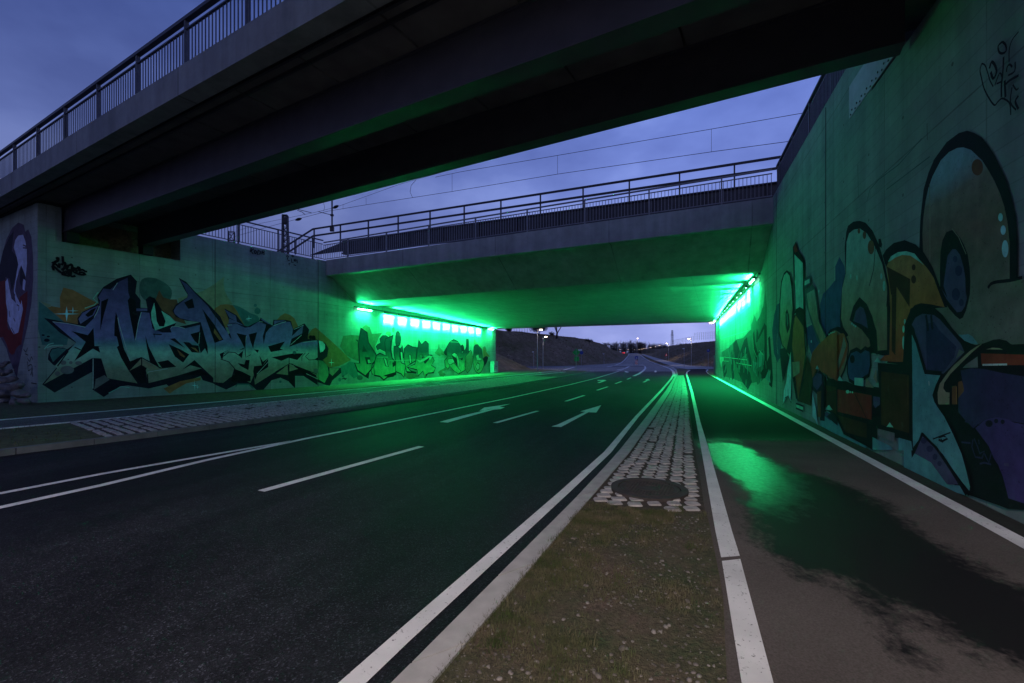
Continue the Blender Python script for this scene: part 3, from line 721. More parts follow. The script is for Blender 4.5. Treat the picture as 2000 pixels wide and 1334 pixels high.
# ---------------------------------------------------------------- near road bridge
ND = Vector((.868, -.4966)).normalized(); NN = Vector((.4966, .868)).normalized()
nrz = math.atan2(ND.y, ND.x)
rbg = empty('road_bridge', (0, 0, 0), nrz, 'dark steel girder road bridge crossing overhead in the foreground', 'bridge')
def Rb(b, name, m, par=rbg): return b.build(name, m, par)
TL, TR = -42.0, 14.0
b = MB(); b.prism([(TL, 4.62), (TR, 4.62), (TR, 4.97), (TL, 4.97)], 6.90, 7.47); Rb(b, 'edge_beam', M['cap'])
b = MB(); b.prism([(TL, 9.6), (TR, 9.6), (TR, 9.95), (TL, 9.95)], 6.90, 7.47); Rb(b, 'edge_beam', M['cap'])
b = MB(); b.box(((TL+TR)/2, 7.28, 7.16), (TR-TL, 4.6, .16)); Rb(b, 'deck', M['slab'])
b = MB(); t = -25.3
while t < TR-2:
    for n0, n1 in ((5.02, 6.02), (6.47, 8.27), (8.62, 9.57)):
        b.box((t+1.0, (n0+n1)/2, 7.02+random.uniform(-.004, .004)), (1.955, n1-n0, .12))
    t += 2.0
Rb(b, 'precast_panel', M['slab'])
b = MB()
for n in (5.06, 5.30): b.bar((TL, n, 6.93), (TR, n, 6.93), .05, .06)
Rb(b, 'drip_channel', M['darksteel'])
for n0, n1, tr in ((6.04, 6.42, 2.0), (8.28, 8.62, 1.62)):
    b = MB(); tl = -21.9
    mid = (tl+tr)/2; ln = tr-tl
    b.box((mid, (n0+n1)/2, 6.075), (ln, n1-n0, .05)); b.box((mid, (n0+n1)/2, 6.52), (ln, n1-n0-.06, .84)); b.box((mid, (n0+n1)/2, 6.945), (ln, n1-n0+.03, .03))
    Rb(b, 'girder', M['girder'])
    b = MB(); b.box((tl+.35, (n0+n1)/2, 5.87), (.4, .34, .34)); Rb(b, 'bearing', M['black'])
b = MB(); b.prism([(-23.2, 6.0), (-22.6, 6.0), (-22.6, 9.5), (-23.2, 9.5)], 5.5, 7.0); Rb(b, 'back_wall', M['conc'])
b = MB(); b.prism([(2.75, 4.7), (3.3, 4.7), (2.9, 9.5), (2.35, 9.5)], 6.0, 7.05); Rb(b, 'back_wall', M['conc'])
# railings: one builder
def railing(name, pts, H, post, pitch, label, group, bal_top=.82, bottom=.08, balw=(.016, .03), cap=(.09, .05), second=True, first_off=0.0, mt='rail'):
    """pts: world foot line [(x,y,z)...] of two points"""
    a, c = Vector(pts[0]), Vector(pts[1]); d = c-a; Ln = d.length; rz = math.atan2(d.y, d.x); sl = (c.z-a.z)/Ln
    r = empty(name, a, rz, label, 'railing', group)
    n = int((Ln-first_off)/post); ps = [first_off+post*i for i in range(n+1)]
    for p in ps:
        b = MB(); z = sl*p; b.box((p, 0, z+H/2), (.05, .075, H)); b.box((p, 0, z+.008), (.16, .16, .016)); b.build('post', M[mt], r)
    b = MB(); b.bar((0, 0, H), (Ln, 0, sl*Ln+H), cap[0], cap[1]); b.build('handrail', M[mt], r)
    b = MB(); b.bar((0, 0, bal_top*H), (Ln, 0, sl*Ln+bal_top*H), .045, .03); b.bar((0, 0, bottom), (Ln, 0, sl*Ln+bottom), .045, .03); b.build('cross_rail', M[mt], r)
    b = MB(); k = int(Ln/pitch)
    for i in range(k+1):
        p = i*pitch
        if min(abs(p-q) for q in ps) < .05: continue
        b.box((p, 0, sl*p+(bottom+bal_top*H)/2), (balw[0], balw[1], bal_top*H-bottom))
    b.build('balusters', M[mt], r); return r
def nb(t, n, z): p = ND*t+NN*n; return (p.x, p.y, z)
railing('bridge_railing', [nb(-41, 4.75, 7.47), nb(6, 4.75, 7.47)], 1.03, 2.15, .125, 'railing along the near edge of the overhead road bridge against the sky', 'bridge railings', .80, .05, (.026, .014), (.10, .07), first_off=.55)
railing('bridge_railing', [nb(-41, 9.8, 7.47), nb(6, 9.8, 7.47)], 1.03, 2.15, .25, 'railing along the far edge of the overhead road bridge, behind its girders', 'bridge railings', .80, .05)
# steel plate at the girder seat on the right wall
q0, q1 = FR.sY(8.87), FR.sY(7.0)
pl = empty('steel_plate', FR.world(q0, .012, 0), FR.rz, 'pale bolted steel plate on the right wall just under the overhead bridge', 'plate')
b = MB(); Lq = q1-q0
b.poly([(0, 0, 6.27), (Lq, 0, 6.27), (Lq, 0, 6.86), (0, 0, 6.90)]); b.poly([(0, -.01, 6.27), (Lq, -.01, 6.27), (Lq, -.01, 6.86), (0, -.01, 6.90)])
b.quad((0, 0, 6.27), (Lq, 0, 6.27), (Lq, -.01, 6.27), (0, -.01, 6.27)); b.build('sheet', M['steelplate'], pl)
for i in range(8):
    for z in (6.31, 6.37): b = MB(); b.box((Lq*(i+.35+.3*(z > 6.33))/8.2, .004, z+.0), (.026, .012, .026)); b.build('bolt', M['black'], pl)

# ---------------------------------------------------------------- railway bridge over the underpass
PLv, PRv = Vector((-10.24, 25.07)), Vector((9.33, 16.2))
FD = (PRv-PLv).normalized(); FN = Vector((-FD.y, FD.x)); FL = (PRv-PLv).length; frz = math.atan2(FD.y, FD.x)
rwb = empty('railway_bridge', (PLv.x, PLv.y, 0), frz, 'pale concrete railway bridge roofing the green lit underpass', 'bridge')
def loc(x, y, z): d = Vector((x, y))-PLv; return (d.dot(FD), d.dot(FN), z)
zb = lambda x: 6.17+.24*x/FL
zt = lambda x: 7.01+.33*x/FL
b = MB()
x0, x1 = .0, FL+.25
b.prism([(x0, 0), (x1, 0), (x1, .35), (x0, .35)], [zb(x0), zb(x1), zb(x1), zb(x0)], [zt(x0), zt(x1), zt(x1), zt(x0)]); b.build('edge_beam', M['fascia'], rwb)
SLn, SRn, SLf, SRf = loc(TH*27.2-19.53, 27.2, 4.96), loc(onR(WA, 18.6), 18.6, 5.17), loc(TH*48.1-19.53, 48.1, 4.70), loc(onR(WA, 43.2), 43.2, 5.04)
b = MB(); gN = 10
A = [Vector((0, .30, zb(0)+.03)).lerp(Vector((FL+.1, .30, zb(FL)+.03)), i/gN) for i in range(gN+1)]; B = [Vector(SLn).lerp(Vector(SRn), i/gN) for i in range(gN+1)]
for i in range(gN): b.quad(A[i], A[i+1], B[i+1], B[i])
b.build('haunch', M['fascia'], rwb)
b = MB(); g_ = [[Vector(SLn).lerp(Vector(SRn), i/gN).lerp(Vector(SLf).lerp(Vector(SRf), i/gN), j/gN) for i in range(gN+1)] for j in range(gN+1)]
for j in range(gN):
    for i in range(gN): b.quad(g_[j][i], g_[j][i+1], g_[j+1][i+1], g_[j+1][i])
b.build('soffit', M['soffit'], rwb)
b = MB(); a, c = Vector(SLf), Vector(SRf); b.quad(a, c, c+Vector((0, 0, 2.1)), a+Vector((0, 0, 2.3)))
b.quad(Vector((-.5, .34, 6.75)), Vector((FL+1, .34, 7.0)), c+Vector((0, 0, 1.9)), a+Vector((0, 0, 2.1))); b.build('deck', M['fascia'], rwb)
b = MB(); b.prism([(-1.3, -.05), (-.02, -.05), (-.02, .4), (-1.3, .4)], 6.3, 7.0)
f0 = (PLv.x, PLv.y)
railing('bridge_railing', [tuple(PLv+FN*.12-FD*.3)+(7.0,), tuple(PRv+FN*.12-FD*.05)+(7.34,)], 1.04, 2.62, .13, 'light steel railing along the near edge of the railway bridge', 'bridge railings', .86, .10, (.020, .02), (.07, .05), first_off=1.75, mt='railpale')
# track trough girder and its taller guard rail behind
T0, T1 = Vector((-12.6, 28.9)), Vector((11.3, 18.42)); TDv = (T1-T0).normalized(); TNv = Vector((-TDv.y, TDv.x)); trz = math.atan2(TDv.y, TDv.x); TLn = (T1-T0).length
tg = empty('track_girder', (T0.x, T0.y, 0), trz, 'dark steel trough carrying the track behind the pale bridge parapet', 'girder')
b = MB(); b.box((TLn/2+1.5, -.25, 8.30), (TLn-2.4, .12, .74)); b.box((TLn/2+1.5, -.25, 8.68), (TLn-2.4, .34, .05)); b.box((TLn/2+1.5, -.25, 7.92), (TLn-2.4, .34, .05))
b.add([(.0, -.2, 8.1), (2.9, -.2, 8.68), (2.9, -.2, 8.1), (.0, -.3, 8.1), (2.9, -.3, 8.68), (2.9, -.3, 8.1)], [(0, 1, 2), (3, 4, 5), (0, 1, 4, 3), (0, 2, 5, 3)])
b.build('web_plate', M['darksteel'], tg)
for i in range(11):
    b = MB(); b.box((3.2+i*2.2, -.36, 8.30), (.05, .16, .70)); b.build('stiffener', M['darksteel'], tg)
b = MB()
for i in range(120):
    x = random.uniform(1, 9); b.box((x, random.uniform(-1.6, .3), 6.95-.0), (random.uniform(.05, .2), .1, random.uniform(.05, .12)))
gr = empty('guard_rail', (T0.x, T0.y, 8.7), trz, 'dark two-bar guard rail standing above the track girder', 'railing')
for i in range(12):
    p = .05+i*2.18
    if p > TLn-.1: break
    b = MB(); b.box((p, 0, .52), (.06, .07, 1.24)); b.build('post', M['darksteel'], gr)
for z in (1.1, .66):
    b = MB(); b.box((TLn/2, -.05, z), (TLn, .05, .10)); b.build('rail_bar', M['darksteel'], gr)
b = MB(); b.bar((0, -.05, 1.1), (-3.2, -.05, -.05), .05, .10); b.bar((0, -.05, .66), (-2.0, -.05, -.1), .05, .10); b.build('rail_bar', M['darksteel'], gr)
b = MB(); b.box((-1.6, 0, .1), (.06, .07, .9)); b.build('post', M['darksteel'], gr)
b = MB(); b.box((-2.9, 0, -.3), (.06, .07, .6)); b.build('post', M['darksteel'], gr)
# railings on the walls
railing('wall_railing', [tuple(FW.world(qpx(FW, 372), -.12, 6.88)), tuple(FW.world(-.4, -.12, 6.93))], 1.12, 1.92, .13, 'railing on top of the splayed left wall above the graffiti', 'wall railings', .82, .12, first_off=.1)
railing('wall_railing', [tuple(FR.world(s2+.1, -.12, 7.38)), tuple(FR.world(s3-.1, -.12, 7.38))], 1.02, 1.9, .11, 'railing on top of the tall right wall', 'wall railings', .85, .08, (.03, .05), first_off=.6)

# ---------------------------------------------------------------- green LED lamps
def led_unit(flood):
    r = empty('led_lamp', (0, 0, 0), 0, 'x', 'lamp', 'green led lamps along the underpass walls')
    b = MB(); b.box((0, 0, .035), (1.36, .09, .06)); b.box((-.69, 0, .02), (.02, .10, .10)); b.box((.69, 0, .02), (.02, .10, .10)); b.build('housing', M['housing'], r)
    b = MB(); b.box((0, -.06, .075), (.05, .16, .03)); b.build('bracket', M['housing'], r)
    if flood:
        b = MB()
        for i in range(11): b.box((-.6+.12*i, .0, -.006), (.07, .05, .022))
    else:
        b = MB(); b.box((0, .045, -.035), (1.36, .008, .09)); b.build('shade', M['housing'], r)
        b = MB(); b.box((0, -.005, .002), (1.24, .03, .008))
    b.build('diode_row', M['led'], r); return r
lampA = led_unit(False); lampB = led_unit(True)
GC = (.014, 1.0, .26)
def lamp_lights(fr, q, z, yoff, flood):
    def area(P, d, e, spread, sx=1.30, sy=.03):
        l = bpy.data.lights.new('led_light', 'AREA'); l.shape = 'RECTANGLE'; l.size = sx; l.size_y = sy; l.energy = e; l.color = GC; l.spread = R(spread)
        o = bpy.data.objects.new('led_light', l); COL.objects.link(o)
        dv = (Vector((fr.n.x*d[0], fr.n.y*d[0], d[1]))).normalized(); ux = Vector((fr.u.x, fr.u.y, 0))
        zz = -dv; yy_ = zz.cross(ux).normalized()
        o.matrix_world = Matrix(((ux.x, yy_.x, zz.x, P.x), (ux.y, yy_.y, zz.y, P.y), (ux.z, yy_.z, zz.z, P.z), (0, 0, 0, 1)))
        o.visible_camera = True
        return o
    P = fr.world(q, yoff, z-.03)
    if not flood:
        P = fr.world(q, yoff+.0, z-.012)
        area(P, (-.64, -.77), WALLW, 22, 1.10)
        area(P, (-.34, -.94), WALLW*1.2, 18, 1.08)
        area(fr.world(q, yoff+.05, z+.075), (.96, .28), CEILW, 50, 1.2)
        area(P, (-.12, -.99), ROADW, 150)
    else:
        area(P, (.45, -.89), FLOODW, 165)
        area(fr.world(q, yoff+.05, z+.075), (.74, .67), CEILW*1.6, 110)
WALLW, CEILW, ROADW, FLOODW = 480.0, 320.0, 330.0, 250.0
ordn = ['first', 'second', 'third', 'fourth', 'fifth', 'sixth', 'seventh', 'eighth', 'ninth', 'tenth', 'eleventh', 'twelfth']
first = True
for side, fr, Ys, z in (('left', FT, [27.95]+[30.45+1.5*i for i in range(10)]+[46.5], 4.60), ('right', FR, [19.8]+[22.1+1.72*i for i in range(10)]+[41.0], 4.98)):
    for i, Y in enumerate(Ys):
        q = fr.sY(Y); z_ = z+(0 if side == 'right' else -.02*(i/11))
        p = fr.world(q, .17, z_); lb_ = '%s green lamp from the near end of the %s underpass wall' % (ordn[i], side)
        src = lampB if i in (0, 11) else lampA
        if 'placed' not in src.keys(): src.location = p; src.rotation_euler = (0, 0, fr.rz); src['label'] = lb_; src['placed'] = 1
        else: copy_thing(src, p, fr.rz, lb_)
        lamp_lights(fr, q, z_, .17, i in (0, 11))
for side, fr, ya, yb_, z in (('left', FT, 27.2, 48, 4.70), ('right', FR, 18.7, 43.1, 5.08)):
    b = MB(); b.bar(fr.world(fr.sY(ya), .06, z), fr.world(fr.sY(yb_), .06, z), .09, .06); b.build('cable_duct', M['housing'], None, 'thin cable duct above the green lamps of the %s wall' % side, 'cable duct', 'cable ducts')

# ---------------------------------------------------------------- street lamps
def street_lamp_proto():
    r = empty('street_lamp', (0, 0, 0), 0, 'x', 'street lamp', 'lit street lamps of the junction and road beyond')
    b = MB(); b.tube([(0, 0, 0), (0, 0, 1.0), (0, 0, 5.6)], [.075, .07, .05], 10); b.box((0, 0, .01), (.26, .26, .02)); b.build('pole', M['galv'], r)
    b = MB(); b.tube([(0, 0, 5.5), (.12, 0, 5.62), (.30, 0, 5.65)], .03, 8); b.build('arm', M['galv'], r)
    b = MB(); b.add([(.20, -.13, 5.60), (.80, -.11, 5.62), (.80, .11, 5.62), (.20, .13, 5.60), (.24, -.09, 5.72), (.74, -.07, 5.70), (.74, .07, 5.70), (.24, .09, 5.72)], [(0, 1, 2, 3), (4, 7, 6, 5), (0, 4, 5, 1), (1, 5, 6, 2), (2, 6, 7, 3), (3, 7, 4, 0)]); b.build('head', M['housing'], r)
    b = MB(); vs = []
    for k, (rr, z) in enumerate(((1, 5.60), (.8, 5.54), (.4, 5.50))):
        for j in range(12): a = 6.283*j/12; vs.append((.50+.24*rr*math.cos(a), .12*rr*math.sin(a), z))
    vs.append((.5, 0, 5.49)); b.add(vs, [(k*12+j, k*12+(j+1) % 12, (k+1)*12+(j+1) % 12, (k+1)*12+j) for k in range(2) for j in range(12)]+[(24+j, 24+(j+1) % 12, 36) for j in range(12)], 0, True)
    b.build('lens', M['sodium'], r); return r
lamp0 = street_lamp_proto(); usedl = [False]
def lamp_at(P, h, rz, label, energy=0):
    if not usedl[0]: o = lamp0; o.location = P; o.rotation_euler = (0, 0, rz); o['label'] = label; usedl[0] = True
    else: o = copy_thing(lamp0, P, rz, label)
    s = h/5.6; o.scale = (s, s, s)
    if energy:
        l = bpy.data.lights.new('street_light', 'SPOT'); l.energy = energy; l.color = (1, .84, .74); l.spot_size = R(152); l.spot_blend = .35; l.shadow_soft_size = .15
        q = bpy.data.objects.new('street_light', l); COL.objects.link(q)
        q.location = Vector(P)+Vector((math.cos(rz)*.5*s, math.sin(rz)*.5*s, 5.45*s))
    return o
def lamp_px(px, yb_, yh, rz, label, e=0, ymax=None):
    P = GT(px, yb_); h = (yb_-yh)*P[1]/F; o = lamp_at(P, h, rz, label, e)
    if yh > 672: o.scale = (.4, .4, o.scale[2])
lamp_px(1049.5, 724, 643.5, 0, 'tall lit street lamp nearest the left exit of the underpass', 220)
lamp_px(1060.5, 720.3, 657.5, 0, 'lit street lamp just behind the nearest one on the left', 220)
lamp_px(1350.3, 714.3, 661.5, R(180), 'lit street lamp below the right bank, beside the side path', 220)
lamp_px(1305.8, 705.5, 670.7, R(180), 'second lit street lamp up the right bank, beside the warning triangle', 300)
lamp_px(1289.0, 699.5, 674.3, R(180), 'third lit street lamp up the right bank')
lamp_px(1281.3, 697.5, 676.8, R(180), 'fourth lit street lamp up the right bank')
lamp_px(1271.5, 696, 678.2, R(180), 'fifth and smallest lit street lamp on the right bank')
lamp_px(1244.2, 691.5, 660.8, R(-80), 'lit street lamp standing at the crest in the middle of the road', 220)
lamp_at((.449*50, 50, 0), 5.55, FR.rz+R(90), 'street lamp just outside the right end wall, only its head showing', 250)
for px, py, lab in ((1211.5, 683.7, 'tiny lamp light left of the crest above the red signal'), (1227.5, 683, 'tiny lamp light just left of the crest lamp'), (1240.2, 683, 'tiny lamp light touching the crest lamp pole on its left'), (1248.7, 682.3, 'tiny lamp light just right of the crest lamp pole'), (1254, 682, 'second tiny lamp light right of the crest lamp pole'), (1258.3, 681.2, 'third tiny lamp light right of the crest lamp pole'), (1262.5, 680.5, 'fourth tiny lamp light right of the crest lamp pole, joined glow')):
    Y = 300; z = EYE+(HZ-py)*Y/F; gz = 4.0; o = lamp_at(((px-1000)/F*Y, Y, gz), z-gz+.1, R(180), lab); o.scale = (.35, .35, o.scale[2])
lamp_at((-1.2, -5.5, 0), 6.2, R(100), 'street lamp behind the viewpoint lighting the near kerb', 3400)
# red signal
P = GT(1219, 694); P = (P[0], P[1], P[2]); zr = EYE+(HZ-689.2)*P[1]/F
rs = empty('signal_post', P, 0, 'pair of red lights on a post left of the road crest', 'signal light')
b = MB(); b.tube([(0, 0, 0), (0, 0, zr-P[2]+.3)], .05, 6); b.build('post', M['galv'], rs)
b = MB(); b.box((-.3, 0, zr-P[2]), (.9, .2, .5)); b.build('housing', M['housing'], rs)
for dx in (-.55, .05): b = MB(); b.tube([(dx, -.12, zr-P[2]), (dx, -.16, zr-P[2])], .12, 10); b.build('lens', M['redglow'], rs)
# ---------------------------------------------------------------- signs and posts
def sgn(name, P, label, cat, group=None): return empty(name, P, 0, label, cat, group)
def post(r, h, rad=.03, m='galv'): b = MB(); b.tube([(0, 0, 0), (0, 0, h)], rad, 8); b.build('post', M[m], r)
M['signblue'] = simple('sign_blue', (.02, .06, .34), .4, var=.05, bs=0)
M['signwhite'] = simple('sign_white', (.75, .75, .75), .45, var=.05, bs=0)
M['signred'] = simple('sign_red', (.55, .02, .02), .45, var=.05, bs=0)
M['signback'] = simple('sign_back', (.16, .17, .17), .6, var=.1, bs=0)
M['signgreen'] = simple('sign_back_green', (.05, .30, .12), .6, var=.1, bs=0)
def disc(b, c, r, th, n=20, m=0):
    vs = []
    for y in (-th/2, th/2):
        for j in range(n): a = 6.283185*j/n; vs.append((c[0]+r*math.cos(a), c[1]+y, c[2]+r*math.sin(a)))
    b.add(vs, [tuple(range(n)), tuple(range(2*n-1, n-1, -1))]+[(j, (j+1) % n, n+(j+1) % n, n+j) for j in range(n)], m)
def pxm(P, px): return px*P[1]/F
# diamond priority sign seen from behind, small board below
P = G(1125.3, 725.5); r = sgn('priority_sign', P, 'diamond road sign seen from behind, on the grass island at left', 'road sign'); h = pxm(P, 43); post(r, h+.05)
b = MB(); s = .46; z = h-.35; b.add([(-s, .05, z), (0, .05, z+s), (s, .05, z), (0, .05, z-s), (-s, .07, z), (0, .07, z+s), (s, .07, z), (0, .07, z-s)], [(0, 1, 2, 3), (7, 6, 5, 4), (0, 4, 5, 1), (1, 5, 6, 2), (2, 6, 7, 3), (3, 7, 4, 0)]); b.build('sign_plate', M['signgreen'], r)
b = MB(); b.box((.08, .06, h-1.15), (.55, .02, .55)); b.build('small_plate', M['signgreen'], r)
P = G(1135.6, 716.2); r = sgn('direction_sign', P, 'white and blue board on a thin post behind the diamond sign', 'road sign'); h = pxm(P, 33); post(r, h)
b = MB(); b.box((-.25, -.05, h-.05), (.75, .02, .28)); b.build('board', M['signwhite'], r)
b = MB(); disc(b, (.02, -.06, h-.55), .34, .02); b.build('round_plate', M['signblue'], r)
for px, yb_, yt, lab in ((1042.3, 718.5, 686, 'thin reflector post left of the tall street lamp'), (1179.7, 714.3, 690, 'thin marker post at the foot of the left bank'), (1336.3, 718.8, 679.5, 'thin post on the far side path left of the tall right lamp')):
    P = GT(px, yb_); r = sgn('marker_post', P, lab, 'post', 'thin marker posts at the junction'); h = (yb_-yt)*P[1]/F; post(r, h, .035)
    b = MB(); b.box((-.12, -.02, h-.12), (.3, .03, .18)); b.build('reflector', M['signwhite'], r)
# keep-right sign with striped board on the island
P = G(1242, 712.5, .09); P = (P[0], P[1], .09)
r = sgn('keep_right_sign', P, 'blue arrow sign over red and white striped board on the traffic island', 'road sign')
k = P[1]/F; h = 17*k; post(r, h, .04)
b = MB(); disc(b, (.1, -.07, 14.2*k), 3.2*k, .03); b.build('round_plate', M['signblue'], r)
b = MB(); b.box((.1, -.06, 4.6*k), (5.2*k, .03, 9.0*k)); bd_ = b.build('striped_board', M['signwhite'], r)
b = MB()
for i in range(-1, 3):
    z0 = i*3.6*k+.6*k; w = 2.6*k
    pts = [(-w, z0+4.6*k), (w, z0), (w, z0+1.8*k), (-w, z0+6.4*k)]
    pts = [(max(-w, min(w, x)), max(.1*k, min(9.1*k, z_))) for x, z_ in pts]
    b.add([(x+.1, -.078, z_) for x, z_ in pts], [(0, 1, 2, 3)])
b.build('stripes', M['signred'], bd_)
b = MB(); a0 = Vector((.1-1.3*k, -.09, 15.5*k)); b.bar(a0, a0+Vector((2.2*k, 0, -2.4*k)), .01, .7*k, up=(0, 0, 1)); b.add([(.1+1.6*k, -.09, 12.2*k), (.1-.6*k, -.09, 12.5*k), (.1+1.2*k, -.09, 14.4*k)], [(0, 1, 2)]); b.build('arrow', M['signwhite'], r)
b = MB(); b.box((3.6*k, .3, 8.5*k), (1.6*k, .03, 12*k)); b.build('rear_board', M['signback'], r)
P = GT(1301.3, 705); r = sgn('warning_sign', P, 'red edged triangular warning sign low on the right bank', 'road sign'); k = P[1]/F; post(r, 12*k, .04)
b = MB(); b.add([(-2.6*k, -.1, 10*k), (2.6*k, -.1, 10*k), (0, -.1, 14.6*k), (-2.6*k, -.07, 10*k), (2.6*k, -.07, 10*k), (0, -.07, 14.6*k)], [(0, 1, 2), (5, 4, 3), (0, 3, 4, 1), (1, 4, 5, 2), (2, 5, 3, 0)]); tp = b.build('triangle_plate', M['signred'], r)
b = MB(); b.add([(-1.5*k, -.11, 10.7*k), (1.5*k, -.11, 10.7*k), (0, -.11, 13.4*k)], [(0, 1, 2)]); b.build('inner_field', M['signwhite'], tp)
P = GT(1383.3, 718.5); r = sgn('cycle_sign', P, 'round blue path sign on a post in front of the dark right bank', 'road sign'); k = P[1]/F; post(r, 36*k, .035)
b = MB(); disc(b, (0, -.06, 34*k), 3.1*k, .03); b.build('round_plate', M['signblue'], r)
b = MB(); disc(b, (-.04, -.08, 35*k), 1.0*k, .005, 8); b.build('symbol', M['signwhite'], r)
# utility cabinet by the end of the left underpass wall
q0 = FT.at(959.5, 715)[0]; r = empty('utility_cabinet', FT.world(q0, .32, VZ), FT.rz, 'green lit utility cabinet against the far end of the left wall', 'cabinet')
b = MB(); b.box((0, 0, .62), (1.1, .42, 1.15)); b.build('body', M['galv'], r)
b = MB(); b.box((0, 0, 1.22), (1.2, .50, .05)); b.build('roof', M['signback'], r)
b = MB(); b.box((0, 0, .03), (1.12, .44, .08)); b.build('plinth', M['kerbdark'], r)
for dx in (-.27, .27):
    b = MB(); b.box((dx, .216, .64), (.50, .012, 1.05)); d = b.build('door', M['galv'], r)
    b = MB(); b.box((dx-.16*(1 if dx > 0 else -1), .232, .66), (.03, .03, .14)); b.build('handle', M['black'], d)

# ---------------------------------------------------------------- overhead line
def cable(b, pts, rad=.012): b.tube(pts, rad, 4, cap=False)
class VP:                                      # vertical plane through two plan points
    def __init__(s, a, c): s.a = Vector(a); s.d = Vector(c)-Vector(a)
    def at(s, px, py): k = (px-1000)/F; t = (k*s.a.y-s.a.x)/(s.d.x-k*s.d.y); Y = s.a.y+t*s.d.y; return Vector((k*Y, Y, EYE+(HZ-py)*Y/F))
V1 = VP((11.8, 20.2), (-13.5, 31.5)); V2 = VP((12.2, 22.5), (-13.5, 34.5))
ct = empty('overhead_line', (0, 0, 0), 0, 'thin railway overhead wires with droppers crossing the sky gap', 'wire')
b = MB(); cable(b, [V1.at(*p) for p in [(1700, 247), (1534, 277), (1389.5, 296.5), (1089, 340), (883, 374), (715, 400), (640, 412.5), (580, 428), (520, 444), (455, 463)]], .013); b.build('contact_wire', M['black'], ct)
b = MB(); cable(b, [V1.at(*p) for p in [(1720, 196), (1558, 222.5), (1389.5, 252), (1089, 303.5), (900, 335.5), (850, 346)]], .013)
cable(b, [V2.at(*p) for p in [(900, 326), (780, 360), (655, 405), (614, 415), (570, 424), (510, 436), (460, 452)]], .012); b.build('carrier_wire', M['black'], ct)
b = MB()
for x, y0, y1 in ((1389.5, 252, 296.5), (1089, 303.5, 340), (883, 338, 374), (715, 386, 400), (670, 399, 409)): cable(b, [V1.at(x, y0), V1.at(x, y1)], .008)
cable(b, [V1.at(*p) for p in [(812, 352), (803, 362), (801, 375), (806, 386)]], .012)
cable(b, [V1.at(*p) for p in [(632, 396), (634, 405), (632, 412)]], .012)
b.build('dropper', M['black'], ct)
ms = empty('catenary_drop_post', V1.at(648.5, 449), 0, 'dark hanging drop post with insulators above the rail bridge at left', 'catenary post')
o0 = V1.at(648.5, 449)
b = MB(); b.tube([(0, 0, 0), (0, 0, V1.at(648.5, 380).z-o0.z+1.2)], .055, 8); b.box((0, 0, .05), (.26, .14, .3)); b.box((0, 0, 1.0), (.2, .14, .12)); b.build('tube', M['darksteel'], ms)
def insul(par, a, c, rr=.10):
    b = MB(); a = Vector(a)-o0; c = Vector(c)-o0; n = 9; pts = [a.lerp(c, i/(n-1)) for i in range(n)]; b.tube(pts, [.03, .06, rr*.8, rr, rr*1.05, rr, rr*.8, .06, .03], 8); b.build('insulator', M['black'], par)
insul(ms, V1.at(650.5, 406.5), V1.at(661, 401.5)); insul(ms, V1.at(577, 430), V1.at(589, 426.5))
b = MB()
for a, c in (((648, 420), (622, 413.5)), ((582, 409), (608, 415.5)), ((581, 411), (590, 414)), ((590, 414), (596, 419))): b.tube([V1.at(*a)-o0, V1.at(*c)-o0], .022, 6)
b.build('cantilever_arm', M['darksteel'], ms)
# lattice mast
def lattice(r, w0, w1, h, n, rad, m):
    b = MB(); C = [(-1, -1), (1, -1), (1, 1), (-1, 1)]
    for cx, cy in C: b.bar((cx*w0/2, cy*w0/2, 0), (cx*w1/2, cy*w1/2, h), rad, rad)
    b.build('leg_angle', m, r); b = MB()
    for i in range(n):
        z0, z1 = h*i/n, h*(i+1)/n; a0, a1 = w0+(w1-w0)*i/n, w0+(w1-w0)*(i+1)/n
        for k in range(4):
            (x0, y0), (x1, y1) = C[k], C[(k+1) % 4]
            b.bar((x0*a0/2, y0*a0/2, z0), (x1*a1/2, y1*a1/2, z1), rad*.6, rad*.6)
            b.bar((x1*a1/2, y1*a1/2, z1), (x0*a1/2, y0*a1/2, z1), rad*.6, rad*.6)
    b.build('bracing', m, r)
V3 = VP((0, 44), (-30, 44)); o_ = V3.at(557, 500)
r = empty('lattice_mast', (o_.x, o_.y, 6.2), R(12), 'dark lattice mast behind the left wall railing', 'mast'); hh = V3.at(557, 421).z-6.2; lattice(r, .62, .40, hh, 16, .10, M['darksteel'])
b = MB(); b.box((0, 0, hh+.02), (.48, .48, .06)); b.box((0, 0, hh-.5), (.44, .44, .6)); b.build('cap', M['darksteel'], r)
V4 = VP((0, 40), (-40, 40)); o_ = V4.at(452, 480)
r = empty('lattice_mast', (o_.x, o_.y, 6.2), R(30), 'second lattice mast half hidden by the overhead bridge at left', 'mast'); lattice(r, .55, .45, 6.5, 8, .09, M['darksteel'])
# far power pylon
Yp = 520; r = empty('power_pylon', ((1313-1000)/F*Yp, Yp, 4), R(20), 'distant thin lattice power pylon above the right bank', 'pylon'); hp = EYE+(700-645)*Yp/F-4
lattice(r, 3.2, 1.2, hp, 12, .22, M['darksteel']); b = MB(); b.bar((-2.2, 0, hp*.82), (2.2, 0, hp*.82), .3, .4); b.bar((-1.2, 0, hp*.9), (1.2, 0, hp*.9), .3, .4); b.build('crossarm', M['darksteel'], r)

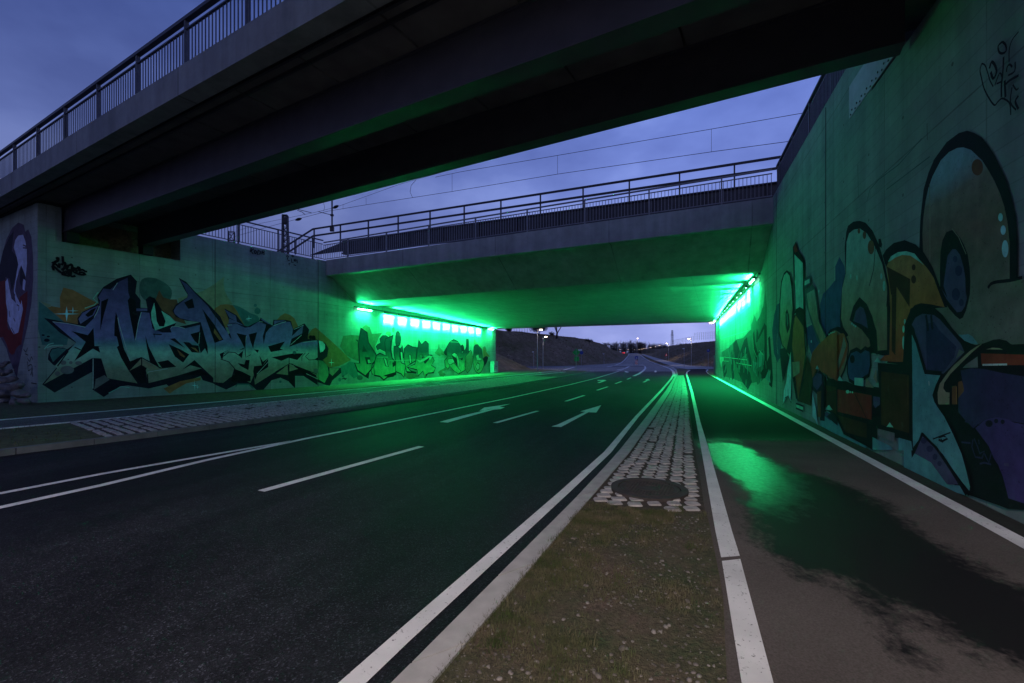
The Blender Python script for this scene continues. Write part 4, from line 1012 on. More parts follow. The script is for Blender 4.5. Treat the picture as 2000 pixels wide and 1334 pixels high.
# ---------------------------------------------------------------- trees, shrubs and fences on the banks
def grow(b, p, d, ln, rad, depth, rn, seg=3, spread=.55):
    pts = [Vector(p)]; q = Vector(p); dd = Vector(d).normalized()
    for i in range(seg): dd = (dd+Vector((rn.uniform(-.16, .16), rn.uniform(-.16, .16), rn.uniform(-.04, .14)))).normalized(); q = q+dd*ln/seg; pts.append(q.copy())
    b.tube(pts, [rad*(1-.38*i/seg) for i in range(seg+1)], 5 if depth > 1 else 3, cap=False)
    if depth == 0: return
    for k in range(rn.choice((2, 3, 3))):
        a = rn.uniform(0, 6.283); s = rn.uniform(spread*.6, spread*1.3); side = dd.cross(Vector((math.cos(a), math.sin(a), .2))).normalized()
        grow(b, pts[-1] if k < 2 else pts[-2], dd*math.cos(s)+side*math.sin(s), ln*rn.uniform(.6, .85), rad*.58, depth-1, rn, seg, spread)
def bare_tree(name, P, h, seed, label, group=None, depth=6, rad=None):
    rn = random.Random(seed); r = empty(name, P, 0, label, 'tree', group); rad = rad or h*.028
    b = MB(); b.tube([(0, 0, -.3), (0, 0, h*.05), (.01*h, 0, h*.12)], [rad*1.25, rad, rad*.86], 8); b.build('trunk', M['bark'], r)
    b = MB()
    for k in range(4): a = k*1.6+rn.uniform(-.3, .3); s = .55; grow(b, (.01*h, 0, h*.11), (math.cos(a)*s, math.sin(a)*s, 1), h*.24, rad*.62, depth-1, rn)
    b.build('crown', M['bark'], r); return r
P = Vector(GT(1088, 657)); Yt = 113; bare_tree('bare_tree', ((1087.5-1000)/F*Yt, Yt, EYE+(HZ-657.5)*Yt/F-.2), 9, 5, 'large bare forked tree on top of the left bank', None, 7, .24)
M['leafdark'] = simple('dark_foliage', (.02, .025, .014), .9, var=.4, nscale=3, bs=0)
def bush(px0, px1, yb_, yt, Y, label, seed, n=2600, grp='dark shrubs on the left bank'):
    rn = random.Random(seed); x0 = (px0-1000)/F*Y; x1 = (px1-1000)/F*Y; zb_ = EYE+(HZ-yb_)*Y/F-.3; H = (yb_-yt)*Y/F+.3; w = (x1-x0)/2
    r = empty('shrub', ((x0+x1)/2, Y, zb_), 0, label, 'shrub', grp)
    b = MB()
    for k in range(7): a = k*.9; b.tube([(0, 0, 0), (math.cos(a)*w*.3, math.sin(a)*.5, H*.45), (math.cos(a)*w*.55, math.sin(a)*w*.5, H*.8)], [.07, .05, .02], 5)
    b.build('stem', M['bark'], r)
    lobes = [(rn.uniform(-.6, .6)*w, rn.uniform(-.5, .5)*w, rn.uniform(.3, .72)*H, rn.uniform(.34, .52)) for _ in range(9)]
    b = MB()
    for _ in range(n):
        lx, ly, lz, lr = rn.choice(lobes); u = Vector((rn.gauss(0, 1), rn.gauss(0, 1), rn.gauss(0, 1))).normalized()*rn.random()**.4
        c = Vector((lx+u.x*lr*w, ly+u.y*lr*w, max(.05, lz+u.z*lr*H*.62))); s = rn.uniform(.05, .13)
        e1 = Vector((rn.gauss(0, 1), rn.gauss(0, 1), rn.gauss(0, 1))).normalized()*s; e2 = e1.cross(Vector((rn.gauss(0, 1), rn.gauss(0, 1), 1))).normalized()*s*.6
        b.add([c-e1, c+e2, c+e1, c-e2], [(0, 1, 2, 3)])
    b.build('foliage', M['leafdark'], r)
bush(1031, 1072, 652.5, 629, 108, 'dark rounded shrub behind the tall left street lamp, on the bank top', 4, 3200)
bush(985, 1005, 646, 636, 106, 'dark shrub at the left end of the bank top under the soffit', 9, 1800)
bush(1070, 1086, 656, 646, 116, 'thin dark shrub left of the big bare tree', 11, 500)
def fence(pts, n, H, label, mesh=True):
    a, c = Vector(pts[0]), Vector(pts[1]); r = empty('wire_fence', a, 0, label, 'fence', 'wire fences on the banks'); d = c-a
    for i in range(n+1):
        q = d*i/n; b = MB(); b.tube([q, q+Vector((0, 0, H))], .035, 5); b.build('post', M['darksteel'], r)
    b = MB()
    for z in ([.2, .5, .8, .98] if mesh else [.5, .95]): b.tube([Vector((0, 0, H*z)), d+Vector((0, 0, H*z))], .010, 3, cap=False)
    b.build('wire', M['darksteel'], r)
def bp(px, py, Y): return ((px-1000)/F*Y, Y, EYE+(HZ-py)*Y/F)
fence([bp(1004, 648, 104), bp(1030, 650.5, 104)], 5, 1.7, 'thin wire fence on the left bank beside the shrub')
fence([bp(1356, 664.5, 150), bp(1404, 662, 140)], 13, 2.4, 'tall wire fence on top of the right bank at its near end')
fence([bp(1314, 671.5, 190), bp(1354, 666, 152)], 15, 1.6, 'fainter wire fence climbing the right bank')
rn = random.Random(12)
bush(1141, 1161, 667, 660, 128, 'low thin scrub on the sloping end of the left bank', 31, 420, 'thin scrub further down the banks')
bush(1176, 1193, 675, 667.5, 175, 'low thin scrub further down the left bank', 32, 500, 'thin scrub further down the banks')
# far wood as one mass
b = MB(); rn = random.Random(77)
def twigs(b, x, y, z, h, n, rn):
    b.tube([(x, y, z-1), (x+rn.uniform(-.4, .4), y, z+h*.55), (x+rn.uniform(-.8, .8), y, z+h)], [.28, .18, .04], 4, cap=False)
    for _ in range(n):
        t = rn.uniform(.2, .9); a = rn.uniform(-1.2, 1.2); l = h*rn.uniform(.18, .42)*(1.1-t*.6)
        p = Vector((x+rn.uniform(-.2, .2), y+rn.uniform(-.2, .2), z+h*t)); e = p+Vector((math.sin(a)*l, rn.uniform(-.5, .5)*l, abs(math.cos(a))*l)); b.tube([p, e], [.10, .02], 3, cap=False)
        for _ in range(3):
            p2 = p.lerp(e, rn.uniform(.3, .9)); a2 = a+rn.uniform(-.8, .8); l2 = l*.5; b.tube([p2, p2+Vector((math.sin(a2)*l2, rn.uniform(-.3, .3)*l2, abs(math.cos(a2))*l2))], [.06, .015], 3, cap=False)
for i in range(190):
    px = rn.uniform(1150, 1345); Y = rn.uniform(330, 420); top = 671+3.0*math.sin(px*.05)+rn.uniform(-3, 3)+(4 if px > 1300 else 0)+(3 if px < 1180 else 0); z = 3.6
    twigs(b, (px-1000)/F*Y, Y, z, EYE+(HZ-top)*Y/F-z, 22, rn)
b.build('far_wood', M['bark'], None, 'bare winter wood along the horizon beyond the road crest', 'wood', kind='stuff')
b = MB(); rn = random.Random(8)
for i in range(5200):
    px = rn.uniform(1140, 1350); Y = rn.uniform(325, 410); z = 3.4+rn.random()**1.3*6.0; x = (px-1000)/F*Y; s = rn.uniform(.3, .8)
    e1 = Vector((rn.gauss(0, 1), rn.gauss(0, 1), rn.gauss(0, 1))).normalized()*s; e2 = e1.cross(Vector((.3, .4, 1))).normalized()*s*.4; c = Vector((x, Y, z))
    b.add([c-e1, c+e2, c+e1, c-e2], [(0, 1, 2, 3)])
b.build('far_undergrowth', M['leafdark'], None, 'dark undergrowth at the foot of the far bare wood', 'undergrowth', kind='stuff')

# ---------------------------------------------------------------- rocks at the foot of the portrait wall
rn = random.Random(21)
rockpx = [(6, 782, 30), (28, 786, 26), (48, 783, 24), (12, 770, 32), (38, 770, 30), (8, 757, 30), (30, 757, 26), (50, 772, 18), (6, 742, 26), (22, 741, 22), (38, 752, 18), (5, 728, 24), (18, 726, 18), (4, 713, 20), (13, 708, 14), (-14, 770, 34), (-20, 745, 36), (-18, 718, 34), (-30, 785, 34)]
for i, (px, py, w) in enumerate(rockpx):
    k = (px-1000)/F; off = .55-.30*(788-py)/80+(0.0); V_ = Vector(FF.O)+FF.n*off; s = (k*V_.y-V_.x)/(FF.u.x-k*FF.u.y); Y = V_.y+s*FF.u.y; z = EYE+(HZ-py)*Y/F
    rr = w*Y/F*.52; bm = bmesh.new(); bmesh.ops.create_icosphere(bm, subdivisions=2, radius=1)
    ax = [Vector((rn.gauss(0, 1), rn.gauss(0, 1), rn.gauss(0, 1))).normalized() for _ in range(9)]; cut = [rn.uniform(.55, .85) for _ in ax]
    for v in bm.verts:
        for a_, c_ in zip(ax, cut):
            dd = v.co.dot(a_)
            if dd > c_: v.co -= a_*(dd-c_)
        v.co = Vector((v.co.x*rr*1.15, v.co.y*rr*.8, v.co.z*rr*.62))
    me = bpy.data.meshes.new('rock'); bm.to_mesh(me); bm.free(); me.materials.append(M['rock'])
    o = bpy.data.objects.new('rock', me); COL.objects.link(o); o.location = (k*Y, Y, max(z, .15)); o.rotation_euler = (rn.uniform(-.2, .2), rn.uniform(-.25, .25), FF.rz+rn.uniform(-.5, .5))
    tag(o, 'rough grey rock in the heap piled below the painted face', 'rock', 'rocks heaped against the end wall')
# ---------------------------------------------------------------- painted murals
Zm = {'A': (70, 520, 4.94), 'B': (250, 520, 4.94), 'C': (420, 560, 5.8), 'D': (660, 600, 7.845), 'E': (820, 610, 9.53), 'H': (0, 400, 3.335),
      'P': (1640, 240, 3.7056), 'Q': (1600, 560, 4.17), 'V': (1770, 560, 5.8), 'X': (1770, 760, 4.447), 'Y': (1500, 460, 3.336), 'Z': (1390, 540, 5.336),
      'K': (400, 400, 6.667), 'T': (1860, 40, 6.064), 'S': (90, 490, 19.06), 'W': (1380, 660, 9.53)}
def zp(s):                       # 'A 10,20 30,40 B 50,60' -> photo pixels
    out = []; k = None
    for tkn in s.split():
        if ',' not in tkn: k = Zm[tkn]; continue
        x, y = tkn.split(','); out.append((float(x)/k[2]+k[0], float(y)/k[2]+k[1]))
    return out
def pm(name, stops=None, col=None, dirty=.28):    # spray paint, plain or fading with height
    m, t, b = mat(name); v = coords(t)
    if stops:
        s = nd(t, 'ShaderNodeSeparateXYZ'); c = nd(t, 'ShaderNodeTexCoord'); t.links.new(c.outputs['Object'], s.inputs[0])
        z = mth(t, 'ADD', s.outputs[2], mth(t, 'MULTIPLY', mth(t, 'SUBTRACT', noise(t, .8, 3, v), .5), .35))
        zz = mth(t, 'DIVIDE', z, 6.0); c_ = ramp(t, zz, [(p/6.0, q) for p, q in stops])
    else: c_ = col
    n = noise(t, 3.5, 5, v, .65); n2 = noise(t, 1.2, 5, coords(t, (1, 1, .12)), .6)
    c_ = mixc(t, 1.0, c_, ramp(t, n, [(.3, 1-dirty), (.7, 1+dirty)]), 'MULTIPLY'); c_ = mixc(t, 1.0, c_, ramp(t, n2, [(.3, .86), (.7, 1.1)]), 'MULTIPLY')
    c_ = mixc(t, 1.0, c_, ramp(t, noise(t, 34, 3, v, .6), [(.29, .35), (.35, 1.0)]), 'MULTIPLY'); c_ = mixc(t, ramp(t, noise(t, 1.9, 7, v, .75), [(.60, 0.0), (.74, .30)]), c_, (.20, .22, .21))     # pores and rubbed patches where the concrete shows
    t.links.new(c_, b.inputs['Base Color']); b.inputs['Roughness'].default_value = .7; b.inputs['Specular IOR Level'].default_value = .12; bump(t, b, noise(t, 50, 2, v), .15, .004); return m
class Mural:
    def __init__(s, fr, par, mats, off=.003, step=.00022): s.fr = fr; s.par = par; s.names = list(mats); s.mats = [mats[k] for k in s.names]; s.b = MB(); s.y = off; s.st = step
    def loc(s, pts, e=0): return [s.fr.at(x+(e if x > 1999 else 0), y) for x, y in pts]
    def fill(s, col, txt, sm=0, px=False):
        P = zp(txt) if isinstance(txt, str) else txt
        if sm: P = smooth_pts(P, sm)
        L_ = P if px else s.loc(P, 40)
        s.b.poly([(q, s.y, z) for q, z in L_], m=s.names.index(col)); s.y += s.st
    def line(s, col, txt, w, sm=0, closed=False, px=False, taper=False):    # w in metres
        P = zp(txt) if isinstance(txt, str) else txt
        if sm: P = smooth_pts(P, sm, closed)
        L_ = [Vector(p) for p in (P if px else s.loc(P))]; n = len(L_)
        if closed: L_.append(L_[0]); n += 1
        A = []; B = []
        for i, p in enumerate(L_):
            t = L_[min(i+1, n-1)]-L_[max(i-1, 0)]
            if closed and i in (0, n-1): t = L_[1]-L_[n-2]
            if t.length < 1e-6: t = Vector((1, 0))
            t.normalize(); k = w/2*((1-abs(2*i/(n-1)-1)**3*.7) if taper else 1); A.append(p+Vector((-t.y, t.x))*k); B.append(p-Vector((-t.y, t.x))*k)
        for i in range(n-1): s.b.quad((A[i].x, s.y, A[i].y), (B[i].x, s.y, B[i].y), (B[i+1].x, s.y, B[i+1].y), (A[i+1].x, s.y, A[i+1].y), s.names.index(col))
        s.y += s.st
    def out(s, col, ocol, txt, w, sm=0):      # filled shape with an outline
        s.fill(col, txt, sm); s.line(ocol, txt, w, sm, True)
    def dot(s, col, z, x, y, rx, ry=None):
        k = Zm[z]; ry = ry or rx; s.fill(col, [(k[0]+(x+rx*math.cos(a*.3927))/k[2], k[1]+(y+ry*math.sin(a*.3927))/k[2]) for a in range(16)])
    def star(s, col, z, x, y, r, ry=None):
        k = Zm[z]; ry = ry or r; P = []
        for i in range(8): a = i*math.pi/4; q = 1 if i % 2 == 0 else .13; P.append((k[0]+(x+r*q*math.cos(a))/k[2], k[1]+(y+ry*q*math.sin(a))/k[2]))
        s.fill(col, P)
    def build(s, name='mural'): return s.b.build(name, s.mats, s.par)
BLK = pm('paint_black', None, (.010, .010, .016)); NAVY = pm('paint_navy', None, (.014, .014, .03)); CYAN = pm('paint_cyan', None, (.50, .90, .92)); WHT = pm('paint_white', None, (.62, .68, .70))
BRN = pm('paint_brown', None, (.20, .085, .045)); TAN = pm('paint_tan', None, (.34, .29, .20)); OLV = pm('paint_olive', None, (.30, .30, .20)); ORG = pm('paint_orange', None, (.38, .17, .07)); RED = pm('paint_red', None, (.26, .035, .028))
PUR = pm('paint_purple', None, (.10, .08, .18)); DPUR = pm('paint_dark_purple', None, (.045, .035, .11)); BLU = pm('paint_blue', None, (.06, .09, .20)); TEAL = pm('paint_teal', None, (.07, .19, .19)); DTEAL = pm('paint_dark_teal', None, (.07, .14, .13)); MINT = pm('paint_mint', None, (.28, .72, .56)); GREY = pm('paint_grey', None, (.20, .19, .20))
GW = pm('letter_fade_left', [(0, (.22, .18, .14)), (1.15, (.30, .34, .25)), (1.85, (.38, .68, .56)), (2.15, (.19, .32, .42)), (2.4, (.25, .22, .50)), (3.3, (.19, .14, .36)), (4.4, (.10, .07, .20))])
MW = dict(blk=BLK, navy=NAVY, cyan=CYAN, wht=WHT, brn=BRN, tan=TAN, olv=OLV, org=ORG, pur=PUR, dpur=DPUR, blu=BLU, teal=TEAL, dteal=DTEAL, mint=MINT, fade=GW, grey=GREY, red=RED)
def joined(fr, mural_mats, par): return Mural(fr, par, mural_mats)
def left_mural():
    m = Mural(FW, wW, MW)
    m.fill('dteal', 'B 130,130 230,110 340,150 420,230 400,330 300,360 180,340 110,250', 3)
    m.fill('teal', 'A 30,340 110,400 240,470 330,560 300,760 160,760 60,760 20,600')
    m.fill('org', 'A 265,205 360,230 600,360 610,400 440,440 405,560 300,560 110,400 150,385 235,400 230,300')
    m.fill('olv', 'A 40,335 150,375 110,400')
    m.fill('olv', 'B 480,310 560,290 720,240 830,175 930,100 920,160 935,250 985,360 985,400 900,372 850,410 780,470 640,440 560,400 500,420')
    m.fill('brn', 'B 300,230 340,300 400,320 470,320 490,400 560,560 430,520 330,430 255,350')
    m.fill('teal', 'C 200,205 320,250 400,300 480,330 500,390 420,440 340,450 270,320', 2)
    m.dot('teal', 'C', 480, 275, 36)
    m.dot('teal', 'C', 455, 212, 18)
    m.fill('olv', 'C 0,60 60,10 110,50 140,110 200,200 100,210 0,250')
    m.fill('org', 'C -10,250 60,205 130,198 200,210 250,280 335,445 250,460 120,460 60,560 -10,480')
    m.fill('org', 'C 700,375 740,330 790,300 850,320 900,360 940,450 900,520 760,460')
    m.fill('org', 'C 1040,560 1100,480 1140,462 1160,480 1160,640 1060,620')
    # dark three-dimensional block behind the letters
    m.fill('navy', 'A 75,497 240,530 405,560 400,500 450,440 540,395 605,360 590,285 650,200 780,120 915,80 975,145 960,260 1010,325 B 120,400 185,405 170,320 205,290 260,310 330,430 400,470 465,545 440,590 560,570 690,540 560,525 460,490 425,430 460,370 570,300 575,275 540,220 488,112 560,150 640,240 780,370 890,485 C 150,540 170,520 130,430 150,420 160,390 105,245 240,320 330,440 370,450 500,385 515,350 650,440 660,375 800,375 860,390 885,480 1010,415 1065,485 1045,590 1150,600 1160,601 1160,1115 1000,1010 905,1010 905,1150 850,1080 740,1030 640,1060 540,1175 480,1180 400,1110 240,1110 125,1165 0,1110 B 820,1130 720,1100 700,1060 540,1120 440,1200 370,1140 200,1180 0,1150 A 810,1160 655,1262 545,1190 540,1020 180,1220 60,1140 205,970 165,950 115,900 120,850 160,790 260,785 300,800 390,740 230,640')
    m.fill('fade', 'A 155,532 300,550 475,585 560,500 612,385 618,330 600,300 650,215 720,222 800,150 885,110 890,250 912,320 905,420 955,725 B 90,560 125,440 205,450 235,600 262,690 245,650 330,640 420,640 405,600 440,580 545,600 695,565 680,755 700,840 760,770 850,735 985,700 985,1010 870,1128 800,1055 640,905 710,985 460,1060 190,1130 175,1020 130,880 10,920 A 890,1000 980,1130 690,1080 630,890 545,885 75,1140 205,985 185,960 310,820 390,735')
    m.fill('fade', 'B 440,430 465,385 575,300 580,270 560,240 540,190 500,130 575,180 650,265 770,385 830,470 960,640 985,690 985,800 860,800 760,770 700,540 600,525 500,500 450,460')
    m.fill('fade', 'C -20,350 60,430 130,520 150,560 185,590 140,430 235,415 340,465 400,455 490,395 580,430 540,560 550,650 580,500 660,440 760,395 850,400 882,480 870,560 1000,435 985,530 880,590 840,680 980,630 1100,610 1160,610 1160,1055 1100,1010 960,940 840,880 690,960 450,1110 440,1000 400,1090 220,1010 180,1020 90,1090 -20,1080')
    for c, t in (('fade', 'C 110,260 235,330 245,395 160,350'), ('fade', 'C 160,360 245,395 330,440 230,410 150,420'), ('fade', 'C 525,360 640,430 600,420 520,372'), ('fade', 'C 670,385 800,380 700,410 668,430'),
                 ('fade', 'A 410,510 450,450 605,375 560,470 430,555'), ('fade', 'B 75,408 185,408 185,432 75,432')): m.fill(c, t)
    for t in ('A 345,625 500,665 555,595 565,770 650,770 605,775 620,835 550,795 370,915 480,730', 'A 630,340 700,310 655,470 620,620', 'A 770,440 790,500 800,600 850,800 910,920 985,885 985,960 890,1000 820,880 780,780 800,765 780,680 755,670 758,560', 'A 885,330 905,300 960,330 985,590 955,725 905,470',
              'A 475,470 530,420 580,400 545,470 500,490', 'B 165,665 200,780 250,880 310,990 210,920 180,780', 'B 390,750 500,800 590,850 530,930 450,870', 'B 400,700 450,695 550,790', 'B 530,730 590,735 620,760 680,765 690,835 615,830', 'B 600,655 690,630 680,755 640,720',
              'B 715,410 830,560 920,710 835,740 800,640', 'B 700,540 765,770 770,850 740,790 690,600', 'B 540,350 620,310 640,400 580,410', 'B 285,925 385,905 465,970 330,985', 'B 640,905 580,950 520,1000 600,955 710,985', 'B 5,1010 125,960 125,1130', 'B 130,960 180,980 160,1040 175,1120 130,1130', 'B 885,860 985,810 920,850 910,900',
              'B 240,650 330,655 320,665 250,660 265,710', 'B 690,990 790,1055 720,1050 510,1050',
              'C 240,525 355,550 345,600 330,690 290,610', 'C 380,540 475,515 440,640 430,700 400,620', 'C 600,675 790,620 735,700 770,715 630,740 615,710', 'C 640,800 880,755 1000,755 930,830 830,805 750,840', 'C 255,865 330,880 345,830 390,830 375,945 290,900',
              'C 440,900 540,890 600,815 600,910 480,985 450,1060 430,960', 'C 215,930 300,960 400,1010 400,1070 190,1080 180,1040', 'C 50,760 180,705 100,745 70,820', 'C 865,590 985,530 1050,490 1050,590 840,680', 'C 830,880 950,930 1010,970 905,1000 905,1150 835,1080', 'C 500,780 540,850 600,805 530,900 520,860', 'C 575,430 640,440 560,540 545,600', 'C 440,710 495,715 480,750',
              'C 850,860 920,900 1030,940 1140,1000 1150,1040 1010,1000', 'C 1130,820 1160,800 1160,840', 'C 330,690 270,715 320,710 300,810 260,770 310,730'): m.fill('blk', t)
    m.fill('tan', 'C 760,935 820,880 825,1000 690,985'); m.fill('tan', 'C 840,880 940,930 840,960')
    m.fill('grey', 'A 575,1090 660,1050 710,1095 560,1190'); m.fill('tan', 'B 10,1010 125,890 125,950'); m.fill('tan', 'B 130,890 300,990 220,1000 130,955')
    m.fill('org', 'B 470,800 550,870 540,880 500,860'); m.fill('org', 'B 600,780 650,790 690,840'); m.fill('org', 'B 830,600 905,705 880,715 825,640')
    m.fill('org', 'B 500,1110 700,1070 700,1100 560,1130 440,1200 400,1230 340,1180')
    m.fill('blk', 'B 205,285 260,320 330,430 320,480 360,540 340,590 290,590 250,500 250,380')
    m.fill('mint', 'B 250,350 265,440 275,530 300,580 345,580 360,530 320,430 400,480 465,545 260,620 225,520 220,450')
    m.out('teal', 'navy', 'A 125,850 150,800 210,785 300,800 165,930', .03, 0)
    for x, y, a, c in ((262, 930, 30, 22), (335, 930, 18, 15), (410, 935, 34, 20), (300, 1000, 66, 40), (205, 1035, 26, 22), (312, 900, 10, 6)): m.dot('grey', 'A', x, y, a, c)
    for x, y, a, c in ((68, 665, 16, 9), (118, 678, 16, 9), (104, 714, 28, 16)): m.dot('navy', 'A', x, y, a, c)
    for z, x, y, r, ry in (('A', 295, 460, 128, 74), ('A', 355, 430, 60, 44), ('B', 640, 1150, 34, 52), ('B', 668, 1165, 22, 28), ('C', 380, 360, 36, 40), ('C', 362, 368, 22, 22)): m.star('cyan', z, x, y, r, ry)
    m.line('mint', 'A 600,250 550,312 592,345 560,375 470,405', .03); m.line('mint', 'A 80,800 120,755 170,742', .025, 2); m.line('mint', 'A 100,790 160,765 260,762', .02, 2); m.line('mint', 'A 700,1225 820,1162 900,1170', .03)
    m.line('teal', 'C 230,1130 250,1105 380,1105 430,1150', .06)
    for t, w in (('A 162,536 300,552 475,588', .018), ('A 610,385 590,440 560,495', .02), ('A 785,160 740,230', .015), ('A 788,495 800,560 860,760 905,910', .02), ('A 550,890 548,1180', .02), ('B 125,445 95,560 68,715', .018), ('B 185,1022 380,988', .02), ('B 690,640 680,750', .018), ('B 410,600 420,585 470,580 545,600', .02), ('C 135,435 185,432', .025), ('C 495,395 535,400', .02), ('C 660,440 800,395', .02), ('C 470,990 600,850', .02), ('C 350,560 335,680 340,790', .016), ('C 890,485 1000,435', .02), ('C 850,660 980,545', .018), ('C 1030,985 1160,1045', .02), ('C 990,630 1150,612', .018)): m.line('wht', t, w)
    for t in ('C 835,805 835,1000', 'C 680,965 840,870 1150,990', 'C 90,790 150,740 220,745 300,800', 'C 60,820 150,850 220,930 200,1040', 'C 340,560 335,700 345,800 400,770', 'C 1020,750 980,790 980,840', 'C 1060,750 1020,790 1060,830 1150,825', 'B 125,880 200,920 320,985', 'B 125,880 0,930', 'B 128,880 128,1130', 'B 185,1040 190,1130', 'A 205,965 310,820', 'A 370,780 430,808'): m.line('blk', t, .035, 0)
    for x, y, r in ((895, 745, 20), (925, 722, 7), (735, 1075, 14), (1140, 955, 28)): m.dot('grey' if x > 1000 else 'teal', 'C', x, y, r)
    for x, y, r in ((1080, 572, 22), (1110, 575, 24), (1125, 590, 12)): m.dot('blk', 'C', x, y, r)
    # letters and tags along the top
    for t in ('K 600,562 590,615 582,600', 'K 632,572 597,602 625,640', 'K 655,590 640,605 642,630 658,638 668,615 660,592', 'K 690,592 680,650 715,640 720,610 690,592', 'K 738,645 745,598 768,600 765,655', 'K 742,622 766,622'): m.line('blk', t, .05)
    for t in ('K 1060,680 1068,655 1085,670 1072,700 1082,728 1102,722', 'K 1120,700 1125,750 1150,748', 'K 1125,662 1140,655 1158,668 1140,680 1125,662', 'K 1150,722 1172,720', 'K 1160,705 1165,740', 'K 1172,742 1178,705 1190,728 1195,712 1198,760', 'K 1095,790 1088,765 1108,768', 'K 1150,780 1182,792'): m.line('blk', t, .045)
    rn = random.Random(2)
    for t in ('S 200,420 260,440 420,380 440,260 380,270 420,360 300,420 240,600 280,740', 'S 190,620 300,600 420,720 560,820 600,860', 'S 300,470 420,560 470,640 480,460', 'S 560,540 640,430 700,470 660,640 560,700', 'S 600,200 620,420', 'S 740,560 860,540 920,500 960,560 940,700 900,860 940,960 1080,930', 'S 1000,640 1140,660 1180,600 1240,660 1180,740 1240,720 1340,700 1430,760 1520,775', 'S 1160,860 1300,890 1450,880 1330,800 1200,820', 'S 560,870 760,920 860,930 900,820', 'S 580,740 700,640 800,760 700,860 620,760', 'S 860,700 980,740 1100,700 1120,800'): m.line('blk', t, .07, 2)
    for _ in range(10): x, y = rn.uniform(560, 1150), rn.uniform(560, 860); m.line('blk', 'S %d,%d %d,%d %d,%d' % (x, y, x+rn.uniform(-160, 160), y+rn.uniform(-80, 80), x+rn.uniform(-200, 200), y+rn.uniform(-90, 90)), .06, 2)
    for t in ('A 20,780 40,780', ): m.line('blk', t, .03)
    m.build()
left_mural()
def tunnel_left():
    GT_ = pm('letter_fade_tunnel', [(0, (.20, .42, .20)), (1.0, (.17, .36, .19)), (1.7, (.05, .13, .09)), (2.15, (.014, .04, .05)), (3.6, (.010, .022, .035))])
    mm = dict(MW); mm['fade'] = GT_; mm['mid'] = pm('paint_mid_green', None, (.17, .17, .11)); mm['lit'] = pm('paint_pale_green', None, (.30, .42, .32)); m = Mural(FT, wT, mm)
    m.fill('org', 'C 1161,480 1300,600 1430,720 1540,830 1400,900 1240,930 1180,900 1161,830')
    m.fill('navy', 'C 1161,601 1250,640 1285,700 1270,790 1220,830 1290,915 1430,920 1447,960 1330,1060 1300,1120 1260,1115 1161,1080'); m.fill('fade', 'C 1161,830 1220,840 1270,890 1285,960 1283,1010 1240,1090 1161,1045')
    m.fill('cyan', 'C 1175,610 1215,620 1245,655 1245,700 1220,735 1190,745'); m.fill('tan', 'C 1295,920 1410,925 1330,1010 1295,980'); m.fill('navy', 'C 1405,935 1440,960 1330,1050 1300,1110 1260,1110 1340,1000')
    m.fill('mid', 'D 30,600 80,440 200,425 330,435 380,300 430,270 490,310 520,410 600,405 680,388 620,470 590,560 560,720 320,830 240,800 130,740')
    m.fill('teal', 'D 40,910 120,880 180,830 260,850 380,960 300,1000 310,1060 240,1090 160,1010 60,1080')
    m.dot('teal', 'D', 25, 1110, 24, 30); m.dot('dteal', 'D', 335, 1080, 44, 38)
    m.dot('mid', 'D', 848, 348, 19, 38); m.dot('mid', 'D', 772, 415, 44, 42)
    m.out('fade', 'lit', 'D 570,600 600,560 640,540 630,480 680,420 740,420 800,470 760,560 740,700 640,650 600,670', .065)
    m.fill('mid', 'D 980,1000 1200,1030 1250,1060 1100,1110 1020,1060'); m.fill('mid', 'D 1480,700 1530,640 1548,560 1560,640 1569,700 1569,760')
    m.fill('mid', 'E 290,780 320,690 352,650 357,590 364,650 420,710 470,760 440,800 380,780')
    def L_(c, o, t, w=.06, sm=0): m.out(c, o, t, w, sm)
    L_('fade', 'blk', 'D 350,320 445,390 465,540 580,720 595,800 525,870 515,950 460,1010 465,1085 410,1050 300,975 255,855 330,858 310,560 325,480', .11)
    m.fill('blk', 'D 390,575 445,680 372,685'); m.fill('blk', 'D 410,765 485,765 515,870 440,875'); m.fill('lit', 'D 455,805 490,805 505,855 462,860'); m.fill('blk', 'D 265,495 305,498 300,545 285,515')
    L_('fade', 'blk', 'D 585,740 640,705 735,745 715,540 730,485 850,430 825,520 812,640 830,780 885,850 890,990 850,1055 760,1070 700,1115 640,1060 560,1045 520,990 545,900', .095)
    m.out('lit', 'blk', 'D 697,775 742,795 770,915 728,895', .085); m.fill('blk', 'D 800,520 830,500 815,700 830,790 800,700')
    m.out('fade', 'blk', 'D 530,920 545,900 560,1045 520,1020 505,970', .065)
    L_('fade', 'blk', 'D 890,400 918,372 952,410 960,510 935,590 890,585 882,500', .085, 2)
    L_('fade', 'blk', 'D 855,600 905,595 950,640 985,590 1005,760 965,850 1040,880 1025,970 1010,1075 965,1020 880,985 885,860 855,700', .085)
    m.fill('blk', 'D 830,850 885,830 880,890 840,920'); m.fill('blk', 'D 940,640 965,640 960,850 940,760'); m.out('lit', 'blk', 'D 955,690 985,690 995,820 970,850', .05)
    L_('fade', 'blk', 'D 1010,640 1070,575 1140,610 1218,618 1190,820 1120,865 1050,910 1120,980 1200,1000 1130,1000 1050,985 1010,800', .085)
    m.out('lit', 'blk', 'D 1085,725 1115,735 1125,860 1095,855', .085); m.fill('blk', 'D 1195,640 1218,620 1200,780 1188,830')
    L_('fade', 'blk', 'D 1235,490 1280,575 1340,515 1385,560 1385,730 1440,735 1475,820 1430,890 1495,930 1465,1005 1380,1010 1330,1085 1300,980 1230,1050 1210,960 1060,920 1180,870 1215,700', .085)
